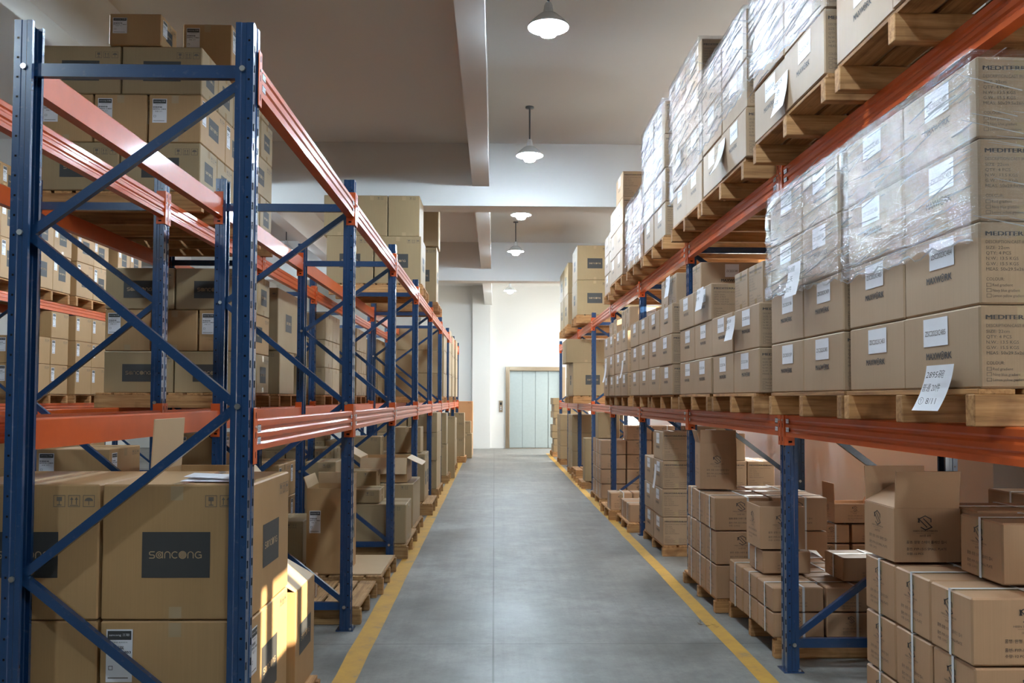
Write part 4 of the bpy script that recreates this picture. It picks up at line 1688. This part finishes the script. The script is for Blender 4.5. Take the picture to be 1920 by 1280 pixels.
# fourth bay floor
lpal(-.78, 11.75, 0, 'worn pallet on floor sticking out, left rack fourth bay', wx=1.2, dy=.98, h=.15, grey=True)
stack('logo', -1, -.90, 11.45, .152, [.36, .36], [.40, .40], [.62], LW('fourth', 'floor'))
carton('plain', -1, -1.14, 11.75, .152 + .625, .36, .45, .34, 'plain carton on top of tall narrow pair, left fourth bay')
carton('plain', -1, -1.68, 11.3, .152, .50, .3, .86, 'large plain carton at back, left floor fourth bay')
stack('plain', -1, -.86, 13.2, .14, [.5, .5], [.45, .45], [.42, .42, .30], LW('fifth', 'floor'))
lpal(-.82, 13.7, 0, 'pallet on floor, left rack fifth bay', wx=1.1, dy=1.05, h=.138, grey=True)
carton('plain', -1, -.94, 16.50, .004, .42, .10, 1.16, 'tall flat carton leaning upright at aisle edge, left floor', rz=0)
stack('plain', -1, -.84, 15.46, .14, [.5], [.4, .4], [.55, .55], LW('sixth', 'floor'))
lpal(-.80, 15.90, 0, 'pallet on floor, left rack sixth bay', wx=1.1, dy=.9, h=.138, grey=True)
stack('plain', -1, -.80, 17.85, .14, [.45, .45], [.4, .4], [.5, .45], LW('seventh', 'floor'))
lpal(-.78, 18.34, 0, 'pallet on floor, left rack seventh bay', wx=1.1, dy=1.0, h=.138, grey=True)
stack('plain', -1, -.70, 20.6, .14, [.4], [.4, .35], [.42, .38, .22], LW('eighth', 'floor'))
lpal(-.66, 20.85, 0, 'pallet on floor at far end of left rack', wx=1.0, dy=.7, h=.138)
carton('orange', -1, -.86, 23.2, 0.004, .60, .5, 1.42, 'tall orange carton past the far end of left rack', rz=0)
carton('plain', -1, -.70, 22.2, 0.004, .30, .5, .62, 'plain carton standing before the tall orange carton')
carton('plain', -1, -.78, 22.2, 0.628, .40, .45, .30, 'carton stacked before the tall orange carton, upper one')

# left rack middle shelf (far bays)
for k, (yy, n, w) in enumerate(((16.3, 3, .43), (17.85, 3, .46), (18.95, 3, .44), (20.3, 3, .44))):
    lpal(-.93, yy + .5, MIDZ, 'pallet on middle shelf of left rack, %s from camera' % ORD[k], h=.12)
    stack('plain', -1, -.94 + .015 * k, yy, Z_MID, [.5, .5], [.52, .50], [w] * n, 'left rack middle shelf, %s load' % ORD[k], back=1)

# left rack top shelf (fourth and fifth bays)
lpal(-.90, 11.48, TOPZ, 'pallet on top shelf of left rack, near load', wx=1.18, dy=1.0, h=.14)
for c in range(2):
    carton('logo', -1, -1.22 - c * .60, 11.35, TOPZ + .142, .59, .72, .60, 'big dark-panel carton, %s, lower tier, left rack top shelf' % ['aisle side', 'inner side'][c], rz=0)
for c in range(3):
    carton('plain', -1, -1.15 - c * .405, 11.33, TOPZ + .745, .40, .62, .52, 'upright carton, %s from aisle, upper tier, left rack top shelf' % ORD[c], rz=0)
lpal(-.84, 13.52, TOPZ, 'pallet on top shelf of left rack, far load', wx=1.1, dy=.95, h=.14)
carton('logo', -1, -1.08, 13.32, TOPZ + .142, .42, .52, .82, 'tall dark-panel carton on far top-shelf load, left rack', rz=.01)
carton('plain', -1, -1.50, 13.32, TOPZ + .142, .40, .52, .82, 'tall plain carton inside far top-shelf load, left rack', rz=0)
carton('plain', -1, -1.06, 13.25, TOPZ + .966, .44, .52, .60, 'overhanging carton on top of far top-shelf load, left rack', rz=.02)

# ================================================================== SECOND LEFT RACK
MW = lambda bay, lv: 'second left rack %s' % lv
MX = -2.05
lpal(MX, 6.62, TOPZ, 'pallet on top shelf of second left rack, near load', h=.14, wx=1.18)
lpal(MX, 7.66, TOPZ, 'pallet on top shelf of second left rack, far load', h=.14, wx=1.18, dy=.88)
zt = TOPZ + .142
H = .34
for t in range(3):
    z = zt + t * H
    if t % 2 == 0:      # long faces toward the camera
        for r in range(3):
            for c in range(2):
                yy = 6.10 + .19 + r * .375
                carton('logo', -1, MX - .285 - c * .565, yy, z, .56, .37, H, 'dark-panel carton, %s tier, row %s, %s, second left rack top' % (ORD[t], ['one', 'two', 'three'][r], ['aisle side', 'inner side'][c]))
        for r in range(2):
            yy = 7.25 + .20 + r * .42
            carton('logo', -1, MX - .285, yy, z, .56, .39, H, 'dark-panel carton, %s tier, far load %s, second left rack top' % (ORD[t], ORD[r]))
    else:
        for c in range(3):
            for r in range(2):
                carton('label', -1, MX - .19 - c * .377, 6.10 + .285 + r * .56, z, .37, .56, H, 'stickered carton, %s tier, %s from aisle, row %s, second left rack top' % (ORD[t], ORD[c], ['one', 'two'][r]), var=1)
        carton('logo', -1, MX - .19, 7.24 + .42, z, .37, .80, H, 'dark-panel carton, second tier, far load, second left rack top')
z = zt + 3 * H
carton('label', -1, -2.52, 6.24, z, .37, .30, .225, 'low stickered carton crowning the second left rack load', var=1, rz=0)
carton('label', -1, -2.16, 6.80, z, .37, .56, .34, 'taller stickered carton crowning second left rack load', var=1, rz=0)
carton('logo', -1, MX - .28, 7.66, z, .56, .5, .30, 'dark-panel carton on summit of second left rack far load')

lpal(MX, 7.58, MIDZ, 'pallet on middle shelf of second left rack, near load', h=.12, wx=1.15, dy=1.0)
for t in range(3):
    z = Z_MID + t * .338
    if t % 2 == 0:
        for r in range(2):
            for c in range(2):
                carton('logo', -1, MX + .03 - .285 - c * .565, 7.12 + .20 + r * .40, z, .56, .395, .338, 'dark-panel carton, %s tier, row %s, %s, second left middle' % (ORD[t], ['one', 'two'][r], ['aisle side', 'inner side'][c]))
    else:
        for c in range(3):
            carton('label', -1, MX + .03 - .19 - c * .377, 7.12 + .40, z, .37, .79, .338, 'stickered carton, %s from aisle, second left rack middle shelf' % ORD[c], var=1)
lpal(MX, 8.9, MIDZ, 'pallet on middle shelf of second left rack, second load', h=.12, wx=1.15)
carton('logo', -1, MX - .02 - .30, 8.85, Z_MID + .42, .60, .9, .60, 'large dark-panel carton, second load, second left rack middle')
for c in range(2):
    carton('plain', -1, MX - .19 - c * .39, 8.72, Z_MID, .38, .6, .415, 'plain carton beneath large one, %s from aisle, second left middle' % ORD[c])
for k, yy in enumerate((10.64, 13.05, 15.45)):
    lpal(MX, yy + .5, MIDZ, 'pallet on middle shelf of second left rack, %s load' % ORD[k + 2], h=.12)
    stack('plain', -1, MX, yy, Z_MID, [.5, .5], [.5, .5], [.335] * 3, 'second left middle shelf, %s load' % ORD[k + 2], heights=[(3, 3), (3, 2)], back=1)
for k, yy in enumerate((5.9, 8.4, 10.8, 13.3)):
    lpal(MX, yy + .5, 0, 'floor pallet of second left rack, %s load' % ORD[k], h=.13)
    stack('label' if k < 2 else 'plain', -1, MX, yy, .132, [.5, .45], [.5, .5], [.38, .34, .30], 'second left rack floor, %s load' % ORD[k], heights=[(2, 3), (2, 2)], back=1)

# ================================================================== FAR LEFT RACK
FX = -5.95
for k, yy in enumerate((11.36, 12.55)):
    lpal(FX, yy + .5, TOPZ, 'pallet on top shelf of far left rack, %s load' % ORD[k], h=.14)
    stack('label', -1, FX, yy, TOPZ + .142, [.52, .50], [.5], [.5, .45], 'far left rack top, %s load' % ORD[k], var=1)
    lpal(FX, yy + .5, MIDZ, 'pallet on middle shelf of far left rack, %s load' % ORD[k], h=.12)
    stack('label', -1, FX, yy, Z_MID, [.50, .48], [.45], [.40, .36, .36], 'far left rack middle, %s load' % ORD[k], heights=[2 + k, 3])
    lpal(FX, yy + .5, 0, 'floor pallet of far left rack, %s load' % ORD[k], h=.13)
    stack('label', -1, FX, yy, .132, [.5, .5], [.5], [.45, .45], 'far left rack floor, %s load' % ORD[k])
for k, yy in enumerate((13.9, 10.15)):
    lpal(FX, yy + .45, TOPZ, 'pallet on top shelf of far left rack, %s load' % ['farthest', 'nearest'][k], h=.14, dy=.95)
    stack('label', -1, FX, yy, TOPZ + .142, [.46, .46], [.5], [.5, .5, .4], 'far left rack top, %s load' % ['farthest', 'nearest'][k], var=1)


# ================================================================== LAMPS
def lamp(x, y, label, group):
    e = bpy.data.objects.new('pendant_lamp', None)
    COL.objects.link(e)
    e.location = (x, y, CEIL)
    tag(e, label, 'lamp', group)
    b = MB()
    b.lathe([(0, 0), (.05, 0), (.05, -.015), (.012, -.02), (.009, -.40), (0.0, -.40)], M['darksteel'], 12)
    b.build('rod', e, True)
    b = MB()
    b.lathe([(0, -.385), (.022, -.385), (.03, -.40), (.035, -.43), (.042, -.47)], M['enamel'], 16)
    b.build('socket_cap', e, True)
    b = MB()
    pr = [(.042, -.465), (.065, -.475), (.10, -.505), (.135, -.540), (.158, -.565), (.160, -.572)]
    b.lathe(pr + [(r - .004, z - .004) for r, z in reversed(pr)], M['enamel'], 32)
    b.build('lamp_shade', e, True)
    b = MB()
    b.lathe([(0.0, -.47), (.03, -.475), (.06, -.51), (.078, -.55), (.078, -.60), (.058, -.635), (0.0001, -.65)], M['bulb'], 16)
    b.build('bulb', e, True)
    return e


for k, yy in enumerate((-3.4, -.1, 3.25, 6.57, 10.1, 13.4, 16.75, 19.9, 22.9)):
    lamp(.40, yy, 'lit white pendant lamp over the main aisle, %s from the near end' % ORD[k], 'pendant lamps over the main aisle')
for k, yy in enumerate((-.1, 6.57, 10.1, 13.4, 16.8, 19.9)):
    lamp(-4.0, yy, 'lit white pendant lamp over the left side aisle, %s from near end' % ORD[k], 'pendant lamps over the side aisle')

# plastic bag on the floor
b = MB()
rb = random.Random(9)
for k in range(14):
    a0 = rb.uniform(0, 2 * PI)
    r0 = rb.uniform(.01, .05)
    c0 = Vector((r0 * math.cos(a0), r0 * math.sin(a0), 0))
    b.poly([c0 + Vector((rb.uniform(-.04, .04), rb.uniform(-.04, .04), rb.uniform(0.002, .04))) for _ in range(3)], M['wrap'])
o = b.build('plastic_bag')
o.location = (1.40, 5.80, 0)
tag(o, 'small crumpled clear plastic bag on floor by low strapped pallet', 'plastic bag')
